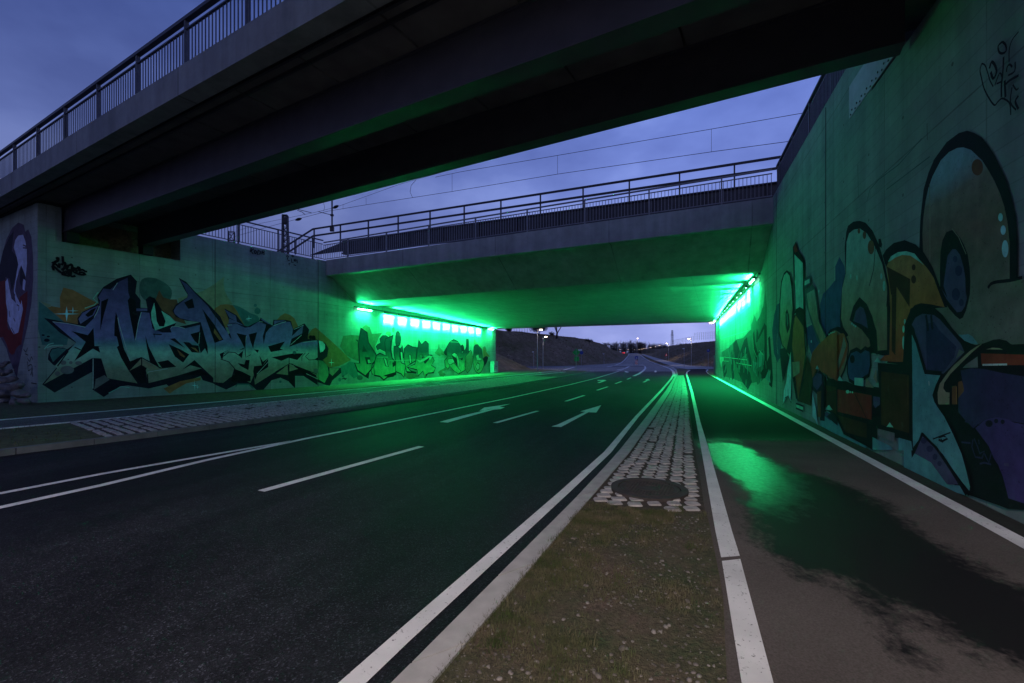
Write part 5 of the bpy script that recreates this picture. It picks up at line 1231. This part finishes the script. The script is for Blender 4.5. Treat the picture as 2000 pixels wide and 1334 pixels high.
    m.fill('blk', 'D 1280,720 1330,750 1290,790'); m.fill('lit', 'D 1200,800 1260,815 1400,740 1440,760 1420,800 1330,820 1250,850'); m.fill('blk', 'D 1310,830 1400,765 1395,800 1330,870'); m.fill('blk', 'D 1040,985 1200,1005 1200,1020 1060,1010'); m.fill('blk', 'D 700,1045 860,1050 890,990 890,1035 820,1070 720,1060'); m.fill('blk', 'D 410,1050 490,960 465,1085')
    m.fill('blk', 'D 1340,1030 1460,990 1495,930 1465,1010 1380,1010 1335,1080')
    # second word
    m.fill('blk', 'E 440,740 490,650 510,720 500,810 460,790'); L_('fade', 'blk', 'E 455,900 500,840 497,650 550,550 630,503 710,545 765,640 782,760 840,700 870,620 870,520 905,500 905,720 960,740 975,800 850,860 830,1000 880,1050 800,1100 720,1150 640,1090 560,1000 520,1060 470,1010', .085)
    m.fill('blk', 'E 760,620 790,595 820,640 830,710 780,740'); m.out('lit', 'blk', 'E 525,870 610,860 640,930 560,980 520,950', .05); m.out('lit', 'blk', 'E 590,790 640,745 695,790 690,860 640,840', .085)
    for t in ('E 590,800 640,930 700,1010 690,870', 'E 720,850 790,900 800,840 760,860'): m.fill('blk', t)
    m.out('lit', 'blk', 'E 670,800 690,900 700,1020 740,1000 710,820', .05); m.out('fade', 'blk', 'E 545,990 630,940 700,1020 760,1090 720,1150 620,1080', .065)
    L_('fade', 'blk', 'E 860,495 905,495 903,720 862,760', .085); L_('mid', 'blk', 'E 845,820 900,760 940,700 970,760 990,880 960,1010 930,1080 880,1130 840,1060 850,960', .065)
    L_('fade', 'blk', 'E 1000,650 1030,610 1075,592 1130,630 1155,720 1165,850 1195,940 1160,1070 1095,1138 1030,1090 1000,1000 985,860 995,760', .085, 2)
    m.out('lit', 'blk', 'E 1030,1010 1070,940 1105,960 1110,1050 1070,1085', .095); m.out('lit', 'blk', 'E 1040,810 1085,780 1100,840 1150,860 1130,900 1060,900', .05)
    m.fill('olv', 'E 1005,495 1050,560 1160,640 1150,680 1075,595 1010,600'); m.fill('org', 'E 1165,660 1220,700 1250,760 1305,825 1230,830 1180,840'); m.fill('mid', 'E 1165,650 1210,628 1240,700 1235,730'); m.fill('navy', 'E 1175,850 1230,810 1270,840 1250,920 1200,1010')
    m.fill('mid', 'E 330,1110 470,1025 525,1050 410,1110 480,1150 440,1200 370,1190')
    m.star('cyan', 'C', 1315, 860, 34, 50)
    for t in ('D 1010,490 1560,520', 'E 0,515 840,565', 'E 0,812 400,826', 'D 600,765 760,765', 'D 1440,750 1568,762', 'D 780,820 1180,808'): m.line('lit', t, .025)
    for t in ('D 60,1060 90,1040 70,1090 120,1110', 'D 80,1060 100,1110', 'D 50,1100 130,1090'): m.line('blk', t, .04)
    m.build()
tunnel_left()
def right_mural():
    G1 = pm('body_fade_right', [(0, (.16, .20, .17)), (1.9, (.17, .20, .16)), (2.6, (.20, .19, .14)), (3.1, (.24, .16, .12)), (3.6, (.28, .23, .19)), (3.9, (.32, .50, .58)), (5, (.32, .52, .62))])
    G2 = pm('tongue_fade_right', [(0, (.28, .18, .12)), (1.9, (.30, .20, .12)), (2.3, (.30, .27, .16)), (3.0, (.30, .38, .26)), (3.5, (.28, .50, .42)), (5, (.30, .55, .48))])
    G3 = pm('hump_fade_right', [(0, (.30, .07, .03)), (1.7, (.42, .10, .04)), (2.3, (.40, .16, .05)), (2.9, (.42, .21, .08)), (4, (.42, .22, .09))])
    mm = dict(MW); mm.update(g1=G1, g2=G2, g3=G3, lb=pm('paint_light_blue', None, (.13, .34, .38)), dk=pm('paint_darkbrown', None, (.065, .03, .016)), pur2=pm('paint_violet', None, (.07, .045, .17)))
    m = Mural(FR, wR, mm)
    # background shadows of the letters
    m.fill('dteal', 'Q 0,700 0,200 40,60 150,-60 200,100 190,300 60,420')
    m.fill('blu', 'Y 340,450 360,380 400,340 440,290 440,200 467,140 500,200 520,400 560,640 467,640 380,650 350,560')
    m.fill('blu', 'Y 30,650 40,520 60,450 85,435 100,600 80,800 60,820 40,740'); m.fill('blu', 'Y 250,600 300,575 340,660 330,720 290,790 260,700')
    m.fill('blu', 'Q 20,300 60,60 170,-40 200,0 185,120 180,260 160,340 120,320 60,400')
    # tall tongue at left of the arch
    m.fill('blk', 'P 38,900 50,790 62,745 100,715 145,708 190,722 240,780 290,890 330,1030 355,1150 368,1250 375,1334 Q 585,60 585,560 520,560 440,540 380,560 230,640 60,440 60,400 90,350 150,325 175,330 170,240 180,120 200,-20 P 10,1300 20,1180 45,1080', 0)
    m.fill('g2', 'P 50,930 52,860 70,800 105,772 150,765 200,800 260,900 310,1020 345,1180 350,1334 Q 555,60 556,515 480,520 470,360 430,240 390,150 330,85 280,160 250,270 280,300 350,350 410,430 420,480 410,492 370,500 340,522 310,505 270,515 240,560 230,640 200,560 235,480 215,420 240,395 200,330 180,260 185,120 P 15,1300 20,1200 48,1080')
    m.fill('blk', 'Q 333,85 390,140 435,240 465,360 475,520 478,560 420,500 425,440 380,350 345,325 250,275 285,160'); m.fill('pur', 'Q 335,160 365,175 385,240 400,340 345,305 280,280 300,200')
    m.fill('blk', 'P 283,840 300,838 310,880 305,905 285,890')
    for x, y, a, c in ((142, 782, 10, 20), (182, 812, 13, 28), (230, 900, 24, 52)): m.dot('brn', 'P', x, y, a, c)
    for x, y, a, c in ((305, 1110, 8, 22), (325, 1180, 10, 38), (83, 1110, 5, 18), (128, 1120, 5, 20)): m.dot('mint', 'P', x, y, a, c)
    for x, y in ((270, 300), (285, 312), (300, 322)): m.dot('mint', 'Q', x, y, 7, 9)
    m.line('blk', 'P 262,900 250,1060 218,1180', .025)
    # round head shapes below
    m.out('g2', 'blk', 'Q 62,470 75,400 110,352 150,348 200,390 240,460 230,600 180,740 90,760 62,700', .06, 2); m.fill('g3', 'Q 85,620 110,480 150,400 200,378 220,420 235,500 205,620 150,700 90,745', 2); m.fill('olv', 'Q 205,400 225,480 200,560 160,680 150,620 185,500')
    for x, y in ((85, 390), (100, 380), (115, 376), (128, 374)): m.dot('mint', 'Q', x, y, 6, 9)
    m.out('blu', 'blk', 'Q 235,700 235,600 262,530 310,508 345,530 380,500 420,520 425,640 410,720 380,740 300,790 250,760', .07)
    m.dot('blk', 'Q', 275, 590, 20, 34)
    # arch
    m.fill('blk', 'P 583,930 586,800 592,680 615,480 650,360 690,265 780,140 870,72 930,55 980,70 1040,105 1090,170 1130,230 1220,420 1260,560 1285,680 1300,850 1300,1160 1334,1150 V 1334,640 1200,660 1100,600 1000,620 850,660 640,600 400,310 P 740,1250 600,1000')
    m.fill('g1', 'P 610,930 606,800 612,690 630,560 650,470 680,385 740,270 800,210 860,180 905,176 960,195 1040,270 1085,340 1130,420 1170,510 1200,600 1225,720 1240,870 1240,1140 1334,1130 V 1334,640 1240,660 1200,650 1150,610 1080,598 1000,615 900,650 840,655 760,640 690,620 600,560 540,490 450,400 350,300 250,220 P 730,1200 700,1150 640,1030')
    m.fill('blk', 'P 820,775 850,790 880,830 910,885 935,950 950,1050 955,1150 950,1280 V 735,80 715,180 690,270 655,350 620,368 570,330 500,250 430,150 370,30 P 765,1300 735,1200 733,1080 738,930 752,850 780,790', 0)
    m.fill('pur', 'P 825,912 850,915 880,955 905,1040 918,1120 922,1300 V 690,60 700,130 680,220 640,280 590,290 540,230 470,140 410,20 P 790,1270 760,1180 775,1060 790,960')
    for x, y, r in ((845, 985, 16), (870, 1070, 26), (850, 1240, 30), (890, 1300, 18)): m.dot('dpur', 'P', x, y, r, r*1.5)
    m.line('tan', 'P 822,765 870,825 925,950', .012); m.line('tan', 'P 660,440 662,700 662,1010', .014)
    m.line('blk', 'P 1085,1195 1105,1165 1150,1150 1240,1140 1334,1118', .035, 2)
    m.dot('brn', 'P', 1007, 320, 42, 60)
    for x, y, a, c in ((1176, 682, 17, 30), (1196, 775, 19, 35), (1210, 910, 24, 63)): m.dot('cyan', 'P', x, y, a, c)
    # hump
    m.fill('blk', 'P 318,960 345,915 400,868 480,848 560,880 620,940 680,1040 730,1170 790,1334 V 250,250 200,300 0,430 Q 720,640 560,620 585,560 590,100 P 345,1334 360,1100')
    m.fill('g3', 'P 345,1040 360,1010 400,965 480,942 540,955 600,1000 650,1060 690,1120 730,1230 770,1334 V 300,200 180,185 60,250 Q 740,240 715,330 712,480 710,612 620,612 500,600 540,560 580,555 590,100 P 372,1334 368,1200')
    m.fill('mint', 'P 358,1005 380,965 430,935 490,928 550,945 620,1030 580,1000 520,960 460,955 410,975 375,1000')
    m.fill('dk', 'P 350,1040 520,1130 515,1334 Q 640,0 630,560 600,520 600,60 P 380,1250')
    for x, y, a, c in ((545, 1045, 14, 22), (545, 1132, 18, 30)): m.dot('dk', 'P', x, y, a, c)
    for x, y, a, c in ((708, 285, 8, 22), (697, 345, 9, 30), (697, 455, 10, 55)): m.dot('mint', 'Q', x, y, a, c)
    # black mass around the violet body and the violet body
    m.fill('blk', 'V -30,1000 0,420 60,270 110,210 170,188 260,205 340,240 430,320 540,470 620,560 700,620 800,660 900,640 1010,600 1080,592 1150,612 1200,655 1334,640 1334,1334 X 1023,1060 900,1040 560,920 480,800 330,500 V 250,1334')
    m.fill('pur', 'V 78,430 120,350 200,305 330,320 400,370 470,450 600,600 640,650 680,740 560,870 440,985 230,955 180,760 130,620 110,480'); m.fill('dpur', 'V 240,420 330,400 400,500 590,680 560,800 440,970 250,940')
    for t in ('V 240,320 260,440 265,500', 'V 300,320 310,450 320,480'): m.line('navy', t, .05)
    m.fill('grey', 'V 620,710 680,740 580,820'); m.fill('grey', 'V 660,920 700,880 830,790 835,915'); m.fill('lb', 'V 610,540 660,545 720,535 770,560 840,650 760,645 680,610')
    m.fill('tan', 'V 890,640 820,675 740,730 640,820 560,890 500,960 450,1030 400,1100 375,1200 380,1334 510,1334 512,1200 470,1195 440,1150 450,1090 520,990 640,870 760,750')
    m.fill('brn', 'V 540,1130 585,1120 600,1334 540,1334'); m.fill('brn', 'V 610,1080 650,1065 680,1130 675,1200 640,1260 610,1334'); m.line('org', 'V 590,1130 592,1330', .02)
    m.fill('tan', 'V 930,710 1000,690 1080,695 1120,712'); m.fill('red', 'V 870,755 1334,775 1334,890 880,885'); m.line('wht', 'V 890,885 1170,880', .02); m.line('wht', 'V 1165,1025 1334,1032', .02)
    m.fill('dpur', 'V 640,950 760,925 900,930 1100,975 1334,1050 1334,1334 X 1023,330 940,280 820,245 700,270 600,340 540,280 470,200 470,80 V 680,1180')
    m.fill('pur2', 'X 620,340 700,272 760,252 820,246 900,262 960,292 1023,335 1023,1045 910,950 885,850 860,760 820,660 780,600 740,500 680,420', 0)
    for x, y, a, c in ((740, 300, 32, 30), (803, 278, 18, 20), (860, 285, 18, 20)): m.dot('navy', 'X', x, y, a, c)
    for t in ('X 600,440 590,500 620,590 680,600 700,540 660,560 640,500 610,430', 'X 650,440 655,480', 'X 530,280 600,300 620,330', 'X 700,560 740,640 760,560', 'X 660,650 700,640 760,655', 'X 500,462 580,470'): m.line('dpur', t, .02)
    m.line('pur', 'X 875,655 915,660', .03)
    # light blue blade
    m.fill('blk', 'V 70,500 90,450 150,600 250,940 430,960 400,1060 330,1210 345,1334 X 260,60 350,220 420,340 500,530 580,760 590,900 560,930 420,740 280,530 160,400 90,580 60,620 50,500 V 60,900', 0)
    m.fill('lb', 'V 85,540 130,640 180,820 232,990 410,1005 360,1110 320,1230 350,1334 X 245,50 262,110 300,170 350,240 430,400 500,560 545,720 575,850 570,885 500,800 420,690 340,570 270,490 160,375 120,450 75,510 72,300 V 95,1334 90,900')
    m.line('wht', 'V 280,1070 284,1120', .02); m.line('blk', 'X 250,435 330,405 405,378', .018); m.line('blk', 'X 300,420 345,405 380,430 330,455 300,440', .03); m.line('blk', 'X 320,430 340,465', .02)
    # blocks at lower middle
    m.fill('blk', 'Q 60,760 230,770 300,800 500,820 490,620 775,640 775,1260 490,1200 470,1320 450,1334 400,1300 210,1200 150,1060 60,1000')
    m.fill('dk', 'Q 64,800 150,820 150,1040 64,990'); m.fill('dk', 'Q 160,1045 400,1115 400,1235 225,1185'); m.fill('red', 'Q 160,835 440,885 440,1085 160,1018'); m.line('blk', 'Q 300,870 350,970 400,1080', .02)
    m.fill('dk', 'Q 520,690 750,720 750,1195 520,1125'); m.line('brn', 'Q 740,730 740,960', .01); m.fill('pur', 'Q 455,893 510,900 510,960 470,990 455,960'); m.fill('grey', 'Q 490,1155 630,1192 630,1268 490,1215')
    m.fill('mint', 'Q 300,740 375,746 375,812 300,800'); m.fill('tan', 'Q 395,740 460,825 390,815'); m.fill('tan', 'Q 480,665 488,790 455,740')
    for c, x, y in (('mint', 180, 765), ('mint', 92, 1000), ('mint', 490, 612), ('mint', 592, 1142)):
        m.fill(c, 'Q %d,%d %d,%d %d,%d %d,%d %d,%d' % (x-28, y, x-12, y-20, x, y-38, x+14, y-16, x+30, y+4))
    m.dot('mint', 'Q', 245, 855, 14, 14); m.dot('mint', 'Q', 268, 858, 7, 8); m.dot('mint', 'Q', 285, 860, 5, 8)
    m.fill('lb', 'Q 15,1130 30,1060 60,1020 90,1018 130,1050 170,1110 210,1205 400,1300 400,1318 240,1250'); m.fill('lb', 'Q 450,1225 600,1300 620,1330 450,1330'); m.fill('lb', 'Q 665,1230 770,1260 780,1334 665,1334')
    m.fill('pur', 'Q 40,1040 70,1020 120,1040 150,1080 100,1090')
    m.fill('blk', 'X 60,600 85,560 155,375 290,500 420,690 560,905 545,930 400,790 240,560 160,440 100,560'); m.fill('pur', 'X 95,560 165,410 270,510 400,700 480,830 380,830 240,640'); m.fill('lb', 'X 0,440 60,460 70,600 95,560 240,640 380,830 490,840 540,925 300,850 0,690')
    for x, y, a, c in ((175, 450, 26, 26), (228, 520, 30, 28), (275, 590, 22, 26), (315, 648, 20, 22)): m.dot('dpur', 'X', x, y, a, c)
    # far-left letters of the near right wall
    m.fill('blk', 'Y 82,420 92,300 110,245 130,225 150,240 165,300 172,420 178,500 210,468 240,490 252,600 262,720 250,800 240,960 205,1085 190,1060 170,940 155,780 130,760 100,720 75,640 78,520')
    m.fill('g2', 'Y 88,430 97,310 112,258 130,240 148,262 160,330 168,470 160,560 150,640 128,745 100,710 82,620'); m.fill('g3', 'Y 180,540 195,505 215,500 235,540 243,650 250,780 235,900 205,1070 195,1000 175,800 165,720 172,600')
    m.fill('blk', 'Y 122,500 132,478 145,520 150,600 132,640 122,580'); m.fill('teal', 'Y 128,510 134,505 140,570 132,600'); m.line('mint', 'Y 182,515 200,497 222,502 236,520', .04); m.line('wht', 'Y 68,640 64,700 72,775', .03)
    m.fill('blk', 'Y 170,75 190,38 205,100 238,140 246,170 246,400 244,600 190,520 176,300'); m.fill('mint', 'Y 180,122 235,178 240,480 215,465 190,480'); m.fill('red', 'Y 174,80 188,52 203,100 185,112')
    m.fill('dteal', 'Y 244,280 285,258 292,312 250,350'); m.fill('mint', 'Y 248,298 280,280 280,308 248,325'); m.fill('dteal', 'Y 245,360 300,320 322,345 345,560 390,650 370,740 330,680 290,560 252,430')
    m.fill('g2', 'Y 262,378 312,350 326,450 340,560 385,660 362,715 310,590 275,480'); m.fill('g3', 'Y 280,850 300,760 340,710 385,670 420,640 462,625 466,950 380,900 330,870 300,930')
    m.fill('dk', 'Y 205,1080 240,960 262,780 290,850 300,920 295,1000 290,1110 250,1095'); m.fill('navy', 'Y 295,1000 300,930 330,890 350,880 380,920 380,1210 350,1205 345,1050'); m.fill('pur', 'Y 302,930 330,895 360,905 365,960 330,1010 305,980'); m.fill('brn', 'Y 330,1020 358,1010 356,1185 335,1180')
    m.fill('cyan', 'Y 300,1015 312,1080 322,1130 335,1235 318,1200 300,1180'); m.fill('cyan', 'Y 157,758 160,860 158,1085 140,1050 125,1060 105,1102 112,1010 128,950 138,860'); m.line('blk', 'Y 105,1105 118,1060 140,1045 160,1090', .03)
    m.fill('tan', 'Y 165,825 215,820 215,895 172,925'); m.out('mint', 'blk', 'Y 192,1095 240,1112 240,1145 192,1125', .05); m.fill('navy', 'Y 85,740 120,730 150,800 130,870 105,960 90,820')
    m.fill('mint', 'Y 320,870 332,845 345,872'); m.line('mint', 'Y 255,640 262,780', .03); m.dot('cyan', 'Y', 293, 690, 4, 9); m.dot('cyan', 'Y', 343, 362, 3, 9)
    m.fill('navy', 'Y 395,1180 430,1150 467,1190 467,1240'); m.fill('mint', 'Y 385,1135 405,1105 425,1140')
    # tag near the top
    for t, w in (('T 400,500 380,580 395,660 430,800 500,930 555,995 590,960 640,915 690,930 740,980 750,1110', .035), ('T 400,500 440,520 470,600 500,700 540,775', .03), ('T 495,560 520,480 560,520 580,600 540,680 510,600', .06), ('T 650,240 600,290 610,360 650,380 695,350 690,280 650,240', .045), ('T 665,420 660,560 640,760 640,900', .05), ('T 560,760 620,610 650,700 580,740', .035), ('T 700,600 710,540 740,510 770,540', .04), ('T 720,640 800,590 805,480', .04), ('T 680,760 740,700 849,640', .05), ('T 680,700 690,900', .06), ('T 849,120 770,220 735,340 735,480', .03), ('T 770,780 750,960 820,1050', .035), ('T 780,750 820,810 849,790', .035), ('T 849,880 810,950 849,1040', .05)):
        m.line('blk', t, w*.5, 3)
    for t in ('P 215,570 240,480 300,410 450,300 620,110', 'P 360,480 480,390 680,240', 'P 150,300 155,540'): m.line('dteal', t, .016)
    m.line('navy', 'P 660,0 662,120', .01)
    m.build()
    # darker letters inside the underpass on the same wall, cracked and overpainted
    m = Mural(FR, wR, mm, .003)
    mm2 = {'dk': 'dteal'}
    m.fill('dteal', 'Z 100,790 180,740 250,660 330,640 400,560 470,540 480,760 540,760 560,900 540,1060 470,1100 380,1120 280,1090 210,1060 120,1040')
    m.fill('blu', 'Z 632,560 650,420 680,300 730,300 747,560 720,800 690,900 650,800')
    m.fill('dteal', 'Z 410,620 415,500 450,400 470,470 500,420 540,300 560,120 575,300 575,480 580,900 560,1050 480,1130 430,1000')
    for t in ('Z 545,480 575,520 578,900 560,1040 540,960 552,700 548,560', 'Z 480,640 545,500 560,520 490,660', 'Z 430,600 445,560 455,700 480,790 540,770 520,800 470,900 440,760', 'Z 600,830 625,835 618,960 560,1060 515,1065 510,1000 560,940', 'Z 590,640 610,620 620,760 640,1060 630,1160 600,1130 615,1000', 'Z 340,660 372,630 380,720 420,880 405,960 370,800 300,860 280,840', 'Z 225,700 260,660 290,760 320,860 270,960 230,860', 'Z 200,800 215,760 225,900 240,1050 215,1080 205,950', 'Z 300,900 400,1000 420,1100 380,1180 320,1100 280,1000', 'Z 120,940 150,900 160,1000 130,1060', 'Z 470,540 490,590 480,680 465,690'): m.fill('blk' if '545' in t or '600' in t else 'navy', t)
    for t in ('Z 510,780 550,850 545,920 470,960 480,830', 'Z 600,960 615,1110 560,1060', 'Z 430,880 470,900 440,1000'): m.fill('lb', t)
    for t in ('Z 430,640 440,760 470,840', 'Z 500,770 550,830 545,900', 'Z 340,760 330,860 360,960', 'Z 565,880 570,960', 'Z 255,900 420,930', 'Z 130,840 370,870', 'Z 130,880 180,884'): m.line('mint', t, .03)
    for t in ('Z 520,250 525,440 515,440', 'Z 475,300 480,480', 'Z 265,360 268,520', 'Z 228,400 232,540', 'Z 360,240 370,420 355,420', 'Z 385,300 395,460', 'Z 300,380 303,560', 'Z 160,560 165,700', 'Z 140,620 146,720', 'Z 195,500 200,640', 'Z 290,600 300,700', 'Z 330,430 334,560', 'Z 430,300 440,420', 'Z 560,100 566,500'): m.line('dteal', t, .12, taper=True)
    rn = random.Random(40)
    for _ in range(46):
        x = rn.uniform(90, 560); lo = 1000+(x-100)*.28; y = rn.uniform(700, lo); h_ = rn.uniform(60, 260); m.line(rn.choice(['navy', 'dteal', 'blk', 'lb', 'teal']), 'Z %d,%d %d,%d %d,%d' % (x, y, x+rn.uniform(-9, 9), y+h_*.5, x+rn.uniform(-12, 12), min(lo+40, y+h_)), rn.uniform(.06, .3), 2, taper=True)
    m.fill('mint', 'W 250,350 325,355 325,430 300,440 280,560 262,470 250,430'); m.line('mint', 'Z 95,650 380,565', .03)
    m.build('underpass_mural')
right_mural()
def portrait():
    mm = dict(MW); mm['face'] = pm('paint_pale_blue', None, (.50, .56, .76)); mm['dred'] = pm('paint_dark_red', None, (.15, .014, .016)); mm['grey2'] = pm('paint_dull_violet', None, (.085, .065, .11))
    m = Mural(FF, wF, mm)
    m.fill('grey2', 'H 0,390 10,340 40,230 80,150 120,115 155,130 165,175 185,160 205,210 215,330 217,480 205,640 180,790 150,920 120,1060 110,1130 60,1000 40,930 0,860 -300,900 -300,200 -80,150', 0)
    m.fill('navy', 'H 0,390 20,300 60,210 90,170 75,330 60,480 35,470 40,560 0,700 -200,800 -200,300')
    m.fill('dred', 'H -160,500 0,500 35,490 50,800 60,820 130,600 180,560 178,640 160,760 140,900 110,930 80,980 60,960 40,900 20,860 -160,900')
    m.fill('face', 'H 90,280 100,230 120,200 150,195 165,235 175,290 176,380 168,470 150,420 138,395 128,420 105,500 98,560 110,600 135,650 140,620 150,680 140,730 120,830 95,850 75,820 50,760 50,690 40,640 35,500 50,480 65,560 75,610 105,640 90,560 105,470 118,380 98,300')
    m.fill('face', 'H 150,500 158,470 168,500 160,560 148,550'); m.fill('dred', 'H 70,850 100,840 125,830 145,860 140,910 110,920 90,980')
    m.fill('navy', 'H 140,395 165,470 165,490 150,480 140,540 128,500 132,430'); m.fill('navy', 'H 80,300 110,340 120,390 100,480 78,560 60,470 60,370')
    for t in ('H 95,510 88,575 100,590', 'H 60,690 66,730', 'H 90,740 100,760', 'H 110,650 125,660 122,690', 'H 150,262 175,272 175,282 150,280', 'H 75,800 95,840'): m.line('grey2', t, .05)
    for t in ('H 180,1000 195,1020 205,990 215,1010', 'H 185,1050 205,1040 212,1070 200,1110', 'H 180,1020 185,1080 200,1070', 'H 205,1060 215,1120', 'H 155,940 170,960 180,930', 'H 165,970 185,980', 'H 230,1050 232,1058', 'H 205,1160 240,1166'): m.line('blk', t, .035, 2)
    m.build()
portrait()
